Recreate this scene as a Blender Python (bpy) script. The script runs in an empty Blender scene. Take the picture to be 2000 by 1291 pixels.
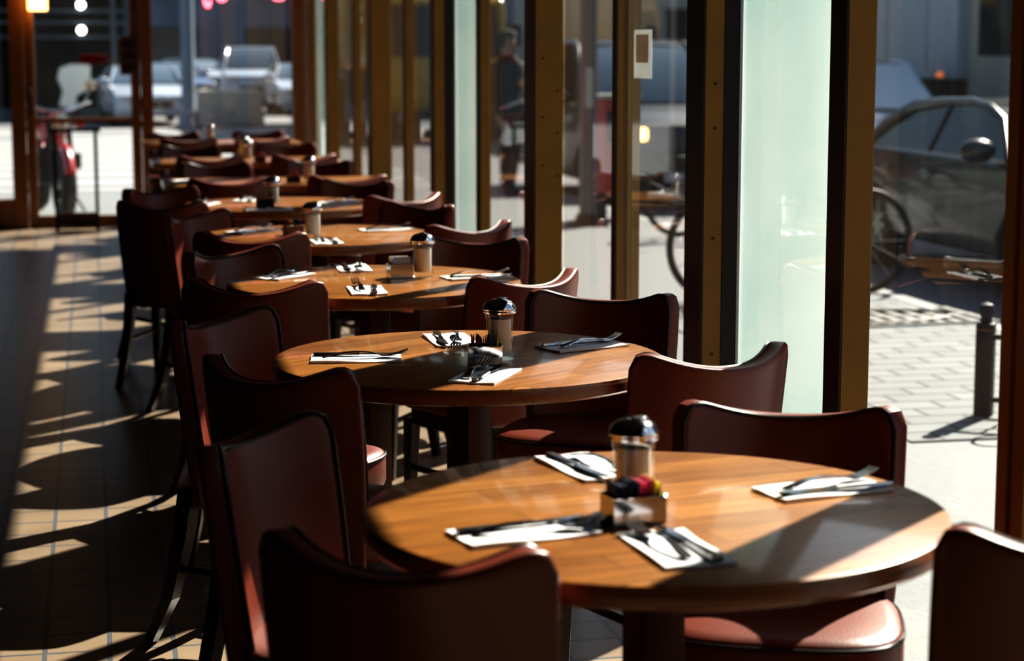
import bpy, bmesh, math, random
from mathutils import Vector, Matrix
PI = math.pi
R = math.radians
random.seed(7)
sc = bpy.context.scene
C = sc.collection

# ------------------------------------------------------------------ materials
def nt(name):
    m = bpy.data.materials.new(name); m.use_nodes = True
    t = m.node_tree; t.nodes.clear()
    out = t.nodes.new('ShaderNodeOutputMaterial')
    return m, t, out
def N(t, kind, **kw):
    n = t.nodes.new(kind)
    for k, v in kw.items():
        if k.startswith('i_'):
            n.inputs[k[2:].replace('_', ' ')].default_value = v
        else: setattr(n, k, v)
    return n
def L(t, a, b): t.links.new(a, b)
def c4(c): return (c[0], c[1], c[2], 1)

def pbr(name, col, rough=.5, metal=0, var=.12, scale=18, coat=0, coatr=.1, bump=0, bscale=150, spec=.5, emit=None, es=0, col2=None):
    """principled with a noise variation in colour and optional bump"""
    m, t, out = nt(name)
    p = N(t, 'ShaderNodeBsdfPrincipled')
    p.inputs['Roughness'].default_value = rough
    p.inputs['Metallic'].default_value = metal
    p.inputs['Specular IOR Level'].default_value = spec
    p.inputs['Coat Weight'].default_value = coat
    p.inputs['Coat Roughness'].default_value = coatr
    tc = N(t, 'ShaderNodeTexCoord')
    nz = N(t, 'ShaderNodeTexNoise'); nz.inputs['Scale'].default_value = scale; nz.inputs['Detail'].default_value = 4
    L(t, tc.outputs['Object'], nz.inputs['Vector'])
    mx = N(t, 'ShaderNodeMix', data_type='RGBA')
    a = col; b = col2 if col2 else tuple(x * (1 - 2 * var) for x in col)
    mx.inputs[6].default_value = c4(a); mx.inputs[7].default_value = c4(b)
    L(t, nz.outputs['Fac'], mx.inputs[0]); L(t, mx.outputs[2], p.inputs['Base Color'])
    if bump:
        n2 = N(t, 'ShaderNodeTexNoise'); n2.inputs['Scale'].default_value = bscale
        L(t, tc.outputs['Object'], n2.inputs['Vector'])
        b_ = N(t, 'ShaderNodeBump'); b_.inputs['Strength'].default_value = bump; b_.inputs['Distance'].default_value = .002
        L(t, n2.outputs['Fac'], b_.inputs['Height']); L(t, b_.outputs['Normal'], p.inputs['Normal'])
    if emit:
        p.inputs['Emission Color'].default_value = c4(emit); p.inputs['Emission Strength'].default_value = es
    L(t, p.outputs['BSDF'], out.inputs['Surface'])
    return m

def two_sided(t, fr, ior):
    """same reflectance from both sides of a single-sheet pane"""
    geo = N(t, 'ShaderNodeNewGeometry')
    mr = N(t, 'ShaderNodeMapRange'); mr.inputs['To Min'].default_value = ior; mr.inputs['To Max'].default_value = 1 / ior
    L(t, geo.outputs['Backfacing'], mr.inputs['Value']); L(t, mr.outputs[0], fr.inputs['IOR'])

def thin_glass(name, tint=(.96, .98, .97), haze=0, ior=1.5, boost=1.0):
    m, t, out = nt(name)
    tr = N(t, 'ShaderNodeBsdfTransparent'); tr.inputs['Color'].default_value = c4(tint)
    gl = N(t, 'ShaderNodeBsdfGlossy'); gl.inputs['Roughness'].default_value = .015
    gl.inputs['Color'].default_value = (1, 1, 1, 1)
    fr = N(t, 'ShaderNodeFresnel'); fr.inputs['IOR'].default_value = ior
    mul = N(t, 'ShaderNodeMath', operation='MULTIPLY', use_clamp=True); mul.inputs[1].default_value = boost
    two_sided(t, fr, ior)
    L(t, fr.outputs[0], mul.inputs[0])
    mx = N(t, 'ShaderNodeMixShader')
    L(t, mul.outputs[0], mx.inputs[0]); L(t, tr.outputs[0], mx.inputs[1]); L(t, gl.outputs[0], mx.inputs[2])
    last = mx
    if haze:
        tc = N(t, 'ShaderNodeTexCoord')
        mp = N(t, 'ShaderNodeMapping'); mp.inputs['Scale'].default_value = (1, 7, .8)
        nz = N(t, 'ShaderNodeTexNoise'); nz.inputs['Scale'].default_value = 2.5; nz.inputs['Detail'].default_value = 6
        L(t, tc.outputs['Object'], mp.inputs[0]); L(t, mp.outputs[0], nz.inputs['Vector'])
        mm = N(t, 'ShaderNodeMath', operation='MULTIPLY'); mm.inputs[1].default_value = haze * 2
        L(t, nz.outputs['Fac'], mm.inputs[0])
        df = N(t, 'ShaderNodeBsdfTranslucent'); df.inputs['Color'].default_value = (.8, .85, .85, 1)
        m2 = N(t, 'ShaderNodeMixShader')
        L(t, mm.outputs[0], m2.inputs[0]); L(t, mx.outputs[0], m2.inputs[1]); L(t, df.outputs[0], m2.inputs[2])
        last = m2
    L(t, last.outputs[0], out.inputs['Surface'])
    return m

def frosted_glass():
    m, t, out = nt('frosted_glass')
    tc = N(t, 'ShaderNodeTexCoord')
    mp = N(t, 'ShaderNodeMapping'); mp.inputs['Scale'].default_value = (1, 5, .35)
    nz = N(t, 'ShaderNodeTexNoise'); nz.inputs['Scale'].default_value = 2.2; nz.inputs['Detail'].default_value = 7; nz.inputs['Roughness'].default_value = .6
    L(t, tc.outputs['Object'], mp.inputs[0]); L(t, mp.outputs[0], nz.inputs['Vector'])
    rp = N(t, 'ShaderNodeValToRGB')
    rp.color_ramp.elements[0].position = .3; rp.color_ramp.elements[0].color = (.66, .80, .79, 1)
    rp.color_ramp.elements[1].position = .7; rp.color_ramp.elements[1].color = (.96, .99, .97, 1)
    L(t, nz.outputs['Fac'], rp.inputs[0])
    tl = N(t, 'ShaderNodeBsdfTranslucent'); df = N(t, 'ShaderNodeBsdfDiffuse')
    L(t, rp.outputs[0], tl.inputs['Color']); L(t, rp.outputs[0], df.inputs['Color'])
    m1 = N(t, 'ShaderNodeMixShader'); m1.inputs[0].default_value = .35
    L(t, tl.outputs[0], m1.inputs[1]); L(t, df.outputs[0], m1.inputs[2])
    gl = N(t, 'ShaderNodeBsdfGlossy'); gl.inputs['Roughness'].default_value = .03
    fr = N(t, 'ShaderNodeFresnel'); fr.inputs['IOR'].default_value = 1.4
    two_sided(t, fr, 1.4)
    m2 = N(t, 'ShaderNodeMixShader')
    L(t, fr.outputs[0], m2.inputs[0]); L(t, m1.outputs[0], m2.inputs[1]); L(t, gl.outputs[0], m2.inputs[2])
    trn = N(t, 'ShaderNodeBsdfTransparent'); trn.inputs['Color'].default_value = (.9, .97, .95, 1)
    m3 = N(t, 'ShaderNodeMixShader'); m3.inputs[0].default_value = .04
    L(t, m2.outputs[0], m3.inputs[1]); L(t, trn.outputs[0], m3.inputs[2])
    L(t, m3.outputs[0], out.inputs['Surface'])
    return m

def table_wood():
    m, t, out = nt('table_wood')
    tc = N(t, 'ShaderNodeTexCoord')
    br = N(t, 'ShaderNodeTexBrick'); br.offset = .37; br.squash = 1
    br.inputs['Scale'].default_value = 1; br.inputs['Mortar Size'].default_value = .0009
    br.inputs['Brick Width'].default_value = .55; br.inputs['Row Height'].default_value = .075
    br.inputs['Color1'].default_value = (.53, .25, .068, 1); br.inputs['Color2'].default_value = (.33, .14, .038, 1)
    br.inputs['Mortar'].default_value = (.09, .04, .014, 1); br.inputs['Bias'].default_value = -.1
    L(t, tc.outputs['Object'], br.inputs['Vector'])
    mp = N(t, 'ShaderNodeMapping'); mp.inputs['Scale'].default_value = (3, 40, 40)
    nz = N(t, 'ShaderNodeTexNoise'); nz.inputs['Scale'].default_value = 1.6; nz.inputs['Detail'].default_value = 6; nz.inputs['Distortion'].default_value = .6
    L(t, tc.outputs['Object'], mp.inputs[0]); L(t, mp.outputs[0], nz.inputs['Vector'])
    rp = N(t, 'ShaderNodeValToRGB')
    rp.color_ramp.elements[0].position = .3; rp.color_ramp.elements[0].color = (.62, .55, .5, 1)
    rp.color_ramp.elements[1].position = .7; rp.color_ramp.elements[1].color = (1.15, 1.1, 1.05, 1)
    L(t, nz.outputs['Fac'], rp.inputs[0])
    mx = N(t, 'ShaderNodeMix', data_type='RGBA', blend_type='MULTIPLY'); mx.inputs[0].default_value = 1
    L(t, br.outputs['Color'], mx.inputs[6]); L(t, rp.outputs[0], mx.inputs[7])
    p = N(t, 'ShaderNodeBsdfPrincipled'); p.inputs['Roughness'].default_value = .33
    p.inputs['Coat Weight'].default_value = .55; p.inputs['Coat Roughness'].default_value = .09
    L(t, mx.outputs[2], p.inputs['Base Color']); L(t, p.outputs[0], out.inputs['Surface'])
    return m

def floor_tile():
    m, t, out = nt('quarry_tile')
    tc = N(t, 'ShaderNodeTexCoord')
    br = N(t, 'ShaderNodeTexBrick'); br.offset = 0; br.squash = 1
    br.inputs['Scale'].default_value = 1; br.inputs['Mortar Size'].default_value = .0065; br.inputs['Mortar Smooth'].default_value = .1
    br.inputs['Brick Width'].default_value = .155; br.inputs['Row Height'].default_value = .155
    br.inputs['Color1'].default_value = (.40, .31, .22, 1); br.inputs['Color2'].default_value = (.34, .26, .185, 1)
    br.inputs['Mortar'].default_value = (.15, .165, .185, 1)
    L(t, tc.outputs['Object'], br.inputs['Vector'])
    nz = N(t, 'ShaderNodeTexNoise'); nz.inputs['Scale'].default_value = 3; nz.inputs['Detail'].default_value = 5
    L(t, tc.outputs['Object'], nz.inputs['Vector'])
    rp = N(t, 'ShaderNodeValToRGB')
    rp.color_ramp.elements[0].position = .3; rp.color_ramp.elements[0].color = (.75, .72, .7, 1)
    rp.color_ramp.elements[1].position = .7; rp.color_ramp.elements[1].color = (1.05, 1.03, 1, 1)
    L(t, nz.outputs['Fac'], rp.inputs[0])
    mx = N(t, 'ShaderNodeMix', data_type='RGBA', blend_type='MULTIPLY'); mx.inputs[0].default_value = 1
    L(t, br.outputs['Color'], mx.inputs[6]); L(t, rp.outputs[0], mx.inputs[7])
    bp = N(t, 'ShaderNodeBump', invert=True); bp.inputs['Strength'].default_value = .5; bp.inputs['Distance'].default_value = .003
    L(t, br.outputs['Fac'], bp.inputs['Height'])
    p = N(t, 'ShaderNodeBsdfPrincipled'); p.inputs['Roughness'].default_value = .30; p.inputs['Specular IOR Level'].default_value = .65
    L(t, bp.outputs[0], p.inputs['Normal'])
    L(t, mx.outputs[2], p.inputs['Base Color']); L(t, p.outputs[0], out.inputs['Surface'])
    return m

def brick_mat(name, c1, c2, mortar, bw, rh, ms, rough=.8, offset=.5):
    m, t, out = nt(name)
    tc = N(t, 'ShaderNodeTexCoord')
    br = N(t, 'ShaderNodeTexBrick'); br.offset = offset
    br.inputs['Scale'].default_value = 1; br.inputs['Mortar Size'].default_value = ms
    br.inputs['Brick Width'].default_value = bw; br.inputs['Row Height'].default_value = rh
    br.inputs['Color1'].default_value = c4(c1); br.inputs['Color2'].default_value = c4(c2); br.inputs['Mortar'].default_value = c4(mortar)
    L(t, tc.outputs['Object'], br.inputs['Vector'])
    p = N(t, 'ShaderNodeBsdfPrincipled'); p.inputs['Roughness'].default_value = rough
    L(t, br.outputs['Color'], p.inputs['Base Color']); L(t, p.outputs[0], out.inputs['Surface'])
    return m

def road_mat():
    """asphalt with white crosswalk bars painted beyond the end door"""
    m, t, out = nt('road_asphalt')
    tc = N(t, 'ShaderNodeTexCoord')
    sx = N(t, 'ShaderNodeSeparateXYZ'); L(t, tc.outputs['Object'], sx.inputs[0])
    def mth(op, a, b=None):
        n = N(t, 'ShaderNodeMath', operation=op)
        for i, v in enumerate((a, b)):
            if v is None: continue
            if isinstance(v, (int, float)): n.inputs[i].default_value = v
            else: L(t, v, n.inputs[i])
        return n.outputs[0]
    fr = mth('FRACT', mth('DIVIDE', sx.outputs['Y'], 1.7))
    bar = mth('LESS_THAN', fr, .66)
    rng = mth('MULTIPLY', mth('GREATER_THAN', sx.outputs['Y'], 24.5), mth('LESS_THAN', sx.outputs['Y'], 44))
    rx = mth('MULTIPLY', mth('GREATER_THAN', sx.outputs['X'], -3.5), mth('LESS_THAN', sx.outputs['X'], 4.2))
    msk = mth('MULTIPLY', mth('MULTIPLY', bar, rng), rx)
    nz = N(t, 'ShaderNodeTexNoise'); nz.inputs['Scale'].default_value = 6; nz.inputs['Detail'].default_value = 8
    L(t, tc.outputs['Object'], nz.inputs['Vector'])
    rp = N(t, 'ShaderNodeValToRGB')
    rp.color_ramp.elements[0].color = (.15, .15, .155, 1); rp.color_ramp.elements[1].color = (.20, .20, .205, 1)
    L(t, nz.outputs['Fac'], rp.inputs[0])
    mx = N(t, 'ShaderNodeMix', data_type='RGBA'); mx.inputs[7].default_value = (.36, .36, .36, 1)
    L(t, msk, mx.inputs[0]); L(t, rp.outputs[0], mx.inputs[6])
    p = N(t, 'ShaderNodeBsdfPrincipled'); p.inputs['Roughness'].default_value = .75
    L(t, mx.outputs[2], p.inputs['Base Color']); L(t, p.outputs[0], out.inputs['Surface'])
    return m

def translucent_paper(name, col):
    m, t, out = nt(name)
    tc = N(t, 'ShaderNodeTexCoord'); nz = N(t, 'ShaderNodeTexNoise'); nz.inputs['Scale'].default_value = 14
    L(t, tc.outputs['Object'], nz.inputs['Vector'])
    mx = N(t, 'ShaderNodeMix', data_type='RGBA'); mx.inputs[6].default_value = c4(tuple(.8 * x for x in col)); mx.inputs[7].default_value = c4(col)
    L(t, nz.outputs['Fac'], mx.inputs[0])
    a = N(t, 'ShaderNodeBsdfTranslucent'); b = N(t, 'ShaderNodeBsdfDiffuse')
    L(t, mx.outputs[2], a.inputs['Color']); L(t, mx.outputs[2], b.inputs['Color'])
    ms = N(t, 'ShaderNodeMixShader'); L(t, a.outputs[0], ms.inputs[1]); L(t, b.outputs[0], ms.inputs[2]); L(t, ms.outputs[0], out.inputs['Surface'])
    return m

M = {}
M['leather'] = pbr('oxblood_leather', (.205, .043, .021), .37, var=.1, scale=9, bump=.2, bscale=260, spec=.65)
M['piping'] = pbr('dark_piping', (.018, .008, .007), .35)
M['dark_wood'] = pbr('dark_stained_wood', (.035, .014, .008), .4, scale=30)
M['table'] = table_wood()
M['apron'] = pbr('table_edge_wood', (.36, .13, .04), .38, scale=22, coat=.3)
M['pedestal'] = pbr('pedestal_wood', (.085, .03, .014), .4, scale=25)
M['chrome'] = pbr('chrome', (.78, .78, .8), .1, metal=1, var=.02)
M['caddy_metal'] = pbr('caddy_metal', (.42, .42, .44), .14, metal=1, var=.03)
M['steel'] = pbr('cutlery_steel', (.6, .6, .62), .17, metal=1, var=.03)
M['sugar'] = pbr('sugar_grain', (.86, .80, .72), .9, var=.08, scale=300, bump=.3, bscale=600)
M['napkin'] = pbr('paper_napkin', (.86, .86, .88), .85, var=.02, bump=.15, bscale=300)
M['jar_glass'] = thin_glass('jar_glass', (.97, .985, .975), ior=1.5)
M['window_glass'] = thin_glass('window_glass', (.93, .96, .95), haze=.008, boost=1.35)
M['frosted'] = frosted_glass()
M['mustard'] = pbr('mustard_paint', (.42, .225, .032), .45, scale=5, var=.2)
M['brown'] = pbr('brown_red_paint', (.045, .018, .012), .4, scale=6, var=.2)
M['dark_frame'] = pbr('dark_bronze_metal', (.022, .017, .015), .4, var=.1)
M['aluminium'] = pbr('aluminium_strip', (.45, .46, .47), .35, metal=.8)
M['oak'] = pbr('orange_oak', (.32, .12, .025), .42, scale=7, var=.25)
M['screw'] = pbr('screw_head', (.07, .04, .02), .4, metal=.6)
M['tile'] = floor_tile()
M['wall'] = pbr('dark_wall_paint', (.03, .022, .018), .7)
M['ceil'] = pbr('ceiling_paint', (.04, .034, .028), .8)
M['sidewalk'] = pbr('sidewalk_concrete', (.245, .255, .255), .7, scale=35, var=.16, bump=.5, bscale=120)
M['cobble'] = brick_mat('cobble_paving', (.25, .26, .255), (.20, .21, .205), (.07, .07, .07), .30, .17, .012)
M['road'] = road_mat()
M['curb'] = pbr('curb_stone', (.4, .4, .39), .8)
M['iron'] = pbr('black_iron', (.012, .010, .010), .55)
M['rust'] = pbr('rusted_iron', (.12, .05, .03), .6)
M['tyre'] = pbr('tyre_rubber', (.012, .012, .013), .6)
M['rim'] = pbr('alloy_rim', (.4, .4, .42), .3, metal=.8)
M['car_glass'] = thin_glass('car_glass', (.13, .19, .165), boost=1.0)
M['dark_glass'] = pbr('dark_glass', (.02, .03, .04), .05, var=.02)
M['blue_glass'] = pbr('windshield_glass', (.16, .22, .28), .06, var=.05)
M['painted_glare_glass'] = pbr('painted_glare_windshield', (.82, .93, .95), .08, var=.05, coat=1, coatr=.02)  # pale base colour paints glare onto the white car's windshield
M['seat_dark'] = pbr('car_seat_cloth', (.02, .02, .022), .8)
def paint(name, col, rough=.25): 
    M[name] = pbr(name, col, rough, var=.03, coat=.6, coatr=.05)
paint('grey_paint', (.022, .024, .028), .35); paint('white_paint', (.75, .77, .8)); paint('navy_paint', (.014, .016, .024), .45)
paint('ice_paint', (.5, .56, .66)); paint('red_paint', (.5, .02, .025)); paint('yellow_paint', (.62, .36, .03)); paint('blue_paint', (.10, .16, .28))
M['truck_box'] = pbr('truck_box_grey', (.6, .65, .7), .5, scale=3, var=.1)
M['truck_cab'] = pbr('truck_cab_beige', (.5, .47, .4), .5)
M['amber'] = pbr('amber_lamp', (.9, .45, .1), .3, emit=(1, .55, .18), es=4)
M['orange_light'] = pbr('orange_marker', (.8, .2, .03), .4, emit=(1, .25, .05), es=.6)
M['red_light'] = pbr('tail_light_red', (.5, .02, .02), .3)
M['neon'] = pbr('neon_tube', (1, .2, .25), .3, emit=(1, .10, .14), es=5)
M['spot'] = pbr('ceiling_spot', (1, 1, .95), .3, emit=(1, .97, .85), es=9)
M['concrete'] = pbr('concrete_block', (.5, .48, .45), .85, scale=5, var=.2)
M['pole'] = pbr('painted_pole', (.22, .26, .32), .5)
M['sign_grey'] = pbr('sign_post_grey', (.26, .25, .26), .5)
M['pink_stripe'] = pbr('pink_stripe', (.55, .2, .22), .5)
M['red_box'] = pbr('red_box', (.6, .04, .035), .4)
M['facade'] = pbr('facade_blue_grey', (.36, .38, .48), .8, scale=.6, var=.3)
M['facade_dark'] = pbr('facade_dark', (.022, .024, .028), .6, scale=.8)
M['facade_trim'] = pbr('facade_trim_blue', (.10, .12, .15), .6)
M['facade_tan'] = pbr('facade_tan', (.30, .25, .19), .8, scale=.7)
M['pane_dark'] = pbr('facade_pane', (.05, .06, .08), .15)
M['black_void'] = pbr('dark_interior', (.004, .004, .005), .9)
M['white_sun_glow'] = pbr('painted_sunlit_white', (.85, .83, .76), .8, emit=(.9, .88, .8), es=.12)  # white with weak emission, painting sunlight on the sheet and barrier top
M['poster'] = translucent_paper('printed_paper', (.8, .82, .8))
M['plate'] = pbr('plate_white', (.72, .73, .72), .5)
M['x'] = pbr('printed_paper', (.72, .73, .72), .7, var=.05)
M['poster_art'] = translucent_paper('poster_picture', (.95, .86, .76))
M['plaque'] = pbr('plaque_wood', (.16, .07, .03), .5)
M['plaque_dark'] = pbr('plaque_slot', (.03, .015, .01), .5)
M['red_sign'] = pbr('red_sign', (.25, .01, .01), .5)
M['skin'] = pbr('skin', (.45, .27, .2), .5)
M['coat'] = pbr('black_coat', (.012, .012, .014), .8)
M['trouser'] = pbr('dark_trousers', (.02, .022, .03), .8)
M['hair'] = pbr('dark_hair', (.02, .014, .01), .6)
pk = {'red': (.30, .02, .04), 'blue': (.05, .11, .28), 'navy': (.02, .03, .09), 'white': (.75, .76, .8), 'pink': (.75, .12, .22), 'yellow': (.75, .65, .12), 'lilac': (.45, .5, .68)}
for k, v in pk.items(): M['packet_' + k] = pbr('packet_' + k, v, .6, var=.1, scale=60)

# ------------------------------------------------------------------ mesh helpers
def quad(bm, vs):
    try: return bm.faces.new(vs)
    except ValueError: return None
def box(bm, c, s, rot=None, taper=(1, 1)):
    """box of size s centred at c; taper scales the top in x, y"""
    out = []
    for z in (-.5, .5):
        for x, y in ((-.5, -.5), (.5, -.5), (.5, .5), (-.5, .5)):
            k = taper if z > 0 else (1, 1)
            v = Vector((x * s[0] * k[0], y * s[1] * k[1], z * s[2]))
            if rot: v = rot @ v
            out.append(bm.verts.new(v + Vector(c)))
    f = [(3, 2, 1, 0), (4, 5, 6, 7), (0, 1, 5, 4), (1, 2, 6, 5), (2, 3, 7, 6), (3, 0, 4, 7)]
    for q in f: bm.faces.new([out[i] for i in q])
    return out
def mm(bm, x0, x1, y0, y1, z0, z1): return box(bm, ((x0 + x1) / 2, (y0 + y1) / 2, (z0 + z1) / 2), (x1 - x0, y1 - y0, z1 - z0))
def tube(bm, pts, r, n=8, closed=False, caps=True):
    pts = [Vector(p) for p in pts]; rings = []
    k = len(pts); up0 = None
    for i, p in enumerate(pts):
        if closed: d = pts[(i + 1) % k] - pts[i - 1]
        else: d = pts[min(i + 1, k - 1)] - pts[max(i - 1, 0)]
        d.normalize()
        if up0 is None:
            up0 = Vector((0, 0, 1)) if abs(d.z) < .9 else Vector((1, 0, 0))
        a = (up0 - d * up0.dot(d)).normalized(); b = d.cross(a); up0 = a
        rr = r[i] if isinstance(r, (list, tuple)) else r
        rings.append([bm.verts.new(p + a * rr * math.cos(2 * PI * j / n) + b * rr * math.sin(2 * PI * j / n)) for j in range(n)])
    for i in range(k if closed else k - 1):
        A = rings[i]; B = rings[(i + 1) % k]
        for j in range(n): quad(bm, (A[j], A[(j + 1) % n], B[(j + 1) % n], B[j]))
    if caps and not closed:
        quad(bm, rings[0][::-1]); quad(bm, rings[-1])
def sqbar(bm, p, q, s0, s1, twist=0):
    """tapered square bar from p (size s0) to q (size s1)"""
    p, q = Vector(p), Vector(q); A = []; B = []
    for x, y in ((-1, -1), (1, -1), (1, 1), (-1, 1)):
        A.append(bm.verts.new(p + Vector((x * s0 / 2, y * s0 / 2, 0)))); B.append(bm.verts.new(q + Vector((x * s1 / 2, y * s1 / 2, 0))))
    for j in range(4): quad(bm, (A[j], A[(j + 1) % 4], B[(j + 1) % 4], B[j]))
    quad(bm, A[::-1]); quad(bm, B)
def lathe(bm, prof, n=32, axis='Z', c=(0, 0, 0), a0=0):
    rings = []
    for r, z in prof:
        if r < 1e-5: 
            v = Vector((0, 0, z)); rings.append([v])
        else: rings.append([Vector((r * math.cos(2 * PI * j / n + a0), r * math.sin(2 * PI * j / n + a0), z)) for j in range(n)])
    def tr(v):
        if axis == 'X': v = Vector((v.z, v.x, v.y))
        if axis == 'Y': v = Vector((v.y, v.z, v.x))
        return v + Vector(c)
    vr = [[bm.verts.new(tr(v)) for v in r] for r in rings]
    for A, B in zip(vr, vr[1:]):
        for j in range(n):
            k = (j + 1) % n
            if len(A) == 1 and len(B) > 1: quad(bm, (A[0], B[k], B[j]))
            elif len(B) == 1 and len(A) > 1: quad(bm, (A[j], A[k], B[0]))
            elif len(A) > 1: quad(bm, (A[j], A[k], B[k], B[j]))
def prism(bm, poly, y0, y1, ax='Y', inset=None):
    """polygon in (x,z) extruded along y"""
    A = [bm.verts.new((x, y0, z)) for x, z in poly]; B = [bm.verts.new((x, y1, z)) for x, z in poly]
    n = len(poly)
    for i in range(n): quad(bm, (A[i], A[(i + 1) % n], B[(i + 1) % n], B[i]))
    quad(bm, A[::-1]); quad(bm, B)
    return A, B
def bevel_sharp(bm, w, seg=2, ang=40):
    bmesh.ops.recalc_face_normals(bm, faces=bm.faces)
    es = [e for e in bm.edges if len(e.link_faces) == 2 and e.calc_face_angle(0) > R(ang)]
    bmesh.ops.bevel(bm, geom=es, offset=w, segments=seg, profile=.5, affect='EDGES', clamp_overlap=True)
def mesh(name, bm, mats, smooth=True):
    bmesh.ops.recalc_face_normals(bm, faces=bm.faces)
    me = bpy.data.meshes.new(name); bm.to_mesh(me); bm.free()
    for m in (mats if isinstance(mats, list) else [mats]): me.materials.append(m)
    if smooth:
        me.polygons.foreach_set('use_smooth', [True] * len(me.polygons))
        me.set_sharp_from_angle(angle=R(38))
    return me
def obj(name, bm, mat, parent=None, loc=None, rotz=None, smooth=True):
    o = bpy.data.objects.new(name, mesh(name, bm, mat, smooth)); C.objects.link(o)
    if parent: o.parent = parent
    if loc: o.location = loc
    if rotz: o.rotation_euler = (0, 0, rotz)
    return o
def tag(o, label, cat, group=None, kind=None):
    o['label'] = label; o['category'] = cat
    if group: o['group'] = group
    if kind: o['kind'] = kind
    return o
def thing(name, label, cat, loc=(0, 0, 0), rotz=0, group=None):
    o = bpy.data.objects.new(name, None); C.objects.link(o)
    o.empty_display_size = .1
    o.location = loc; o.rotation_euler = (0, 0, rotz)
    return tag(o, label, cat, group)
def struct(name, bm, mat, parent=None, label=None, cat=None, smooth=False):
    o = obj(name, bm, mat, parent, smooth=smooth)
    if not parent:
        o['kind'] = 'structure'
        if label: o['label'] = label
        o['category'] = cat or name.split('_')[0]
    return o
KIDS = {}
def kids(o): return [c for c in bpy.data.objects if c.parent == o]
def dup(root, loc, rotz, label, group=None):
    if root.name not in KIDS: KIDS[root.name] = [(c, kids(c)) for c in kids(root)]
    r = root.copy(); C.objects.link(r); r.location = loc; r.rotation_euler = (0, 0, rotz); r['label'] = label
    if group: r['group'] = group
    for ch, gs in KIDS[root.name]:
        c = ch.copy(); C.objects.link(c); c.parent = r
        for g in gs:
            d = g.copy(); C.objects.link(d); d.parent = c
    return r
def newbm(): return bmesh.new()

# ------------------------------------------------------------------ camera, light
cam = bpy.data.cameras.new('camera'); co = bpy.data.objects.new('camera', cam); C.objects.link(co); sc.camera = co
co.location = (0, 0, 1.45); co.rotation_euler = (R(90 - 8.0135), 0, R(-11.7935))
cam.sensor_width = 36; cam.lens = 70.0; cam.clip_end = 400
cam.dof.use_dof = True; cam.dof.focus_distance = 4.7; cam.dof.aperture_fstop = 3.6; cam.dof.aperture_blades = 9
SUN_AZ, SUN_EL = 46, 38.5
sl = bpy.data.lights.new('sun', 'SUN'); so = bpy.data.objects.new('sun', sl); C.objects.link(so)
sl.energy = 9.5; sl.angle = R(.6); sl.color = (1, .93, .82)
d = Vector((math.sin(R(SUN_AZ)) * math.cos(R(SUN_EL)), math.cos(R(SUN_AZ)) * math.cos(R(SUN_EL)), math.sin(R(SUN_EL))))
so.rotation_euler = d.to_track_quat('Z', 'Y').to_euler()
w = bpy.data.worlds.new('world'); sc.world = w; w.use_nodes = True
wt = w.node_tree; bg = wt.nodes['Background']
sky = wt.nodes.new('ShaderNodeTexSky'); sky.sky_type = 'NISHITA'; sky.sun_disc = False
sky.sun_elevation = R(SUN_EL); sky.sun_rotation = R(SUN_AZ); sky.air_density = 1.2; sky.dust_density = 1.5
wt.links.new(sky.outputs[0], bg.inputs[0]); bg.inputs[1].default_value = .105
sc.view_settings.view_transform = 'Standard'
for lk in ('High Contrast', 'Medium High Contrast', 'Standard - Medium High Contrast', 'None'):
    try: sc.view_settings.look = lk; break
    except Exception: pass
sc.view_settings.exposure = 0.12
cy = sc.cycles
cy.use_denoising = True; cy.max_bounces = 10; cy.diffuse_bounces = 4; cy.glossy_bounces = 4; cy.transparent_max_bounces = 16; cy.transmission_bounces = 6
cy.caustics_reflective = False; cy.caustics_refractive = False; cy.sample_clamp_indirect = 6

# ------------------------------------------------------------------ room shell
XW = 1.65; YB = 16.8; XL = -3.6; YF = -1.6; ZC = 3.1; ZL = 2.27
bm = newbm(); mm(bm, XL, 1.78, YF, YB + .1, -.1, 0); struct('floor', bm, M['tile'], label='brown quarry tile floor of the diner with blue grey grout lines')
bm = newbm(); mm(bm, XL, 1.9, YF, YB + .15, ZC, ZC + .15); struct('ceiling', bm, M['ceil'], label='dark ceiling of the diner')
bm = newbm(); mm(bm, XL - .15, XL, YF, YB + .15, 0, ZC); struct('wall_left', bm, M['wall'], label='dark wall on the left of the diner')
bm = newbm(); mm(bm, XL, 1.8, YF - .15, YF, 0, ZC); struct('wall_behind', bm, M['wall'], label='dark wall behind the viewer')
bm = newbm(); mm(bm, 1.6, 1.78, YF, YB + .12, ZL, ZC); struct('wall_right', bm, M['brown'], label='dark lintel wall above the folding window doors on the right')
bm = newbm(); mm(bm, XL, 1.8, YB, YB + .15, 2.3, ZC); mm(bm, XL, -1.5, YB, YB + .15, 0, 2.3)
struct('wall_back', bm, M['wall'], label='dark wall above and left of the end door')

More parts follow.
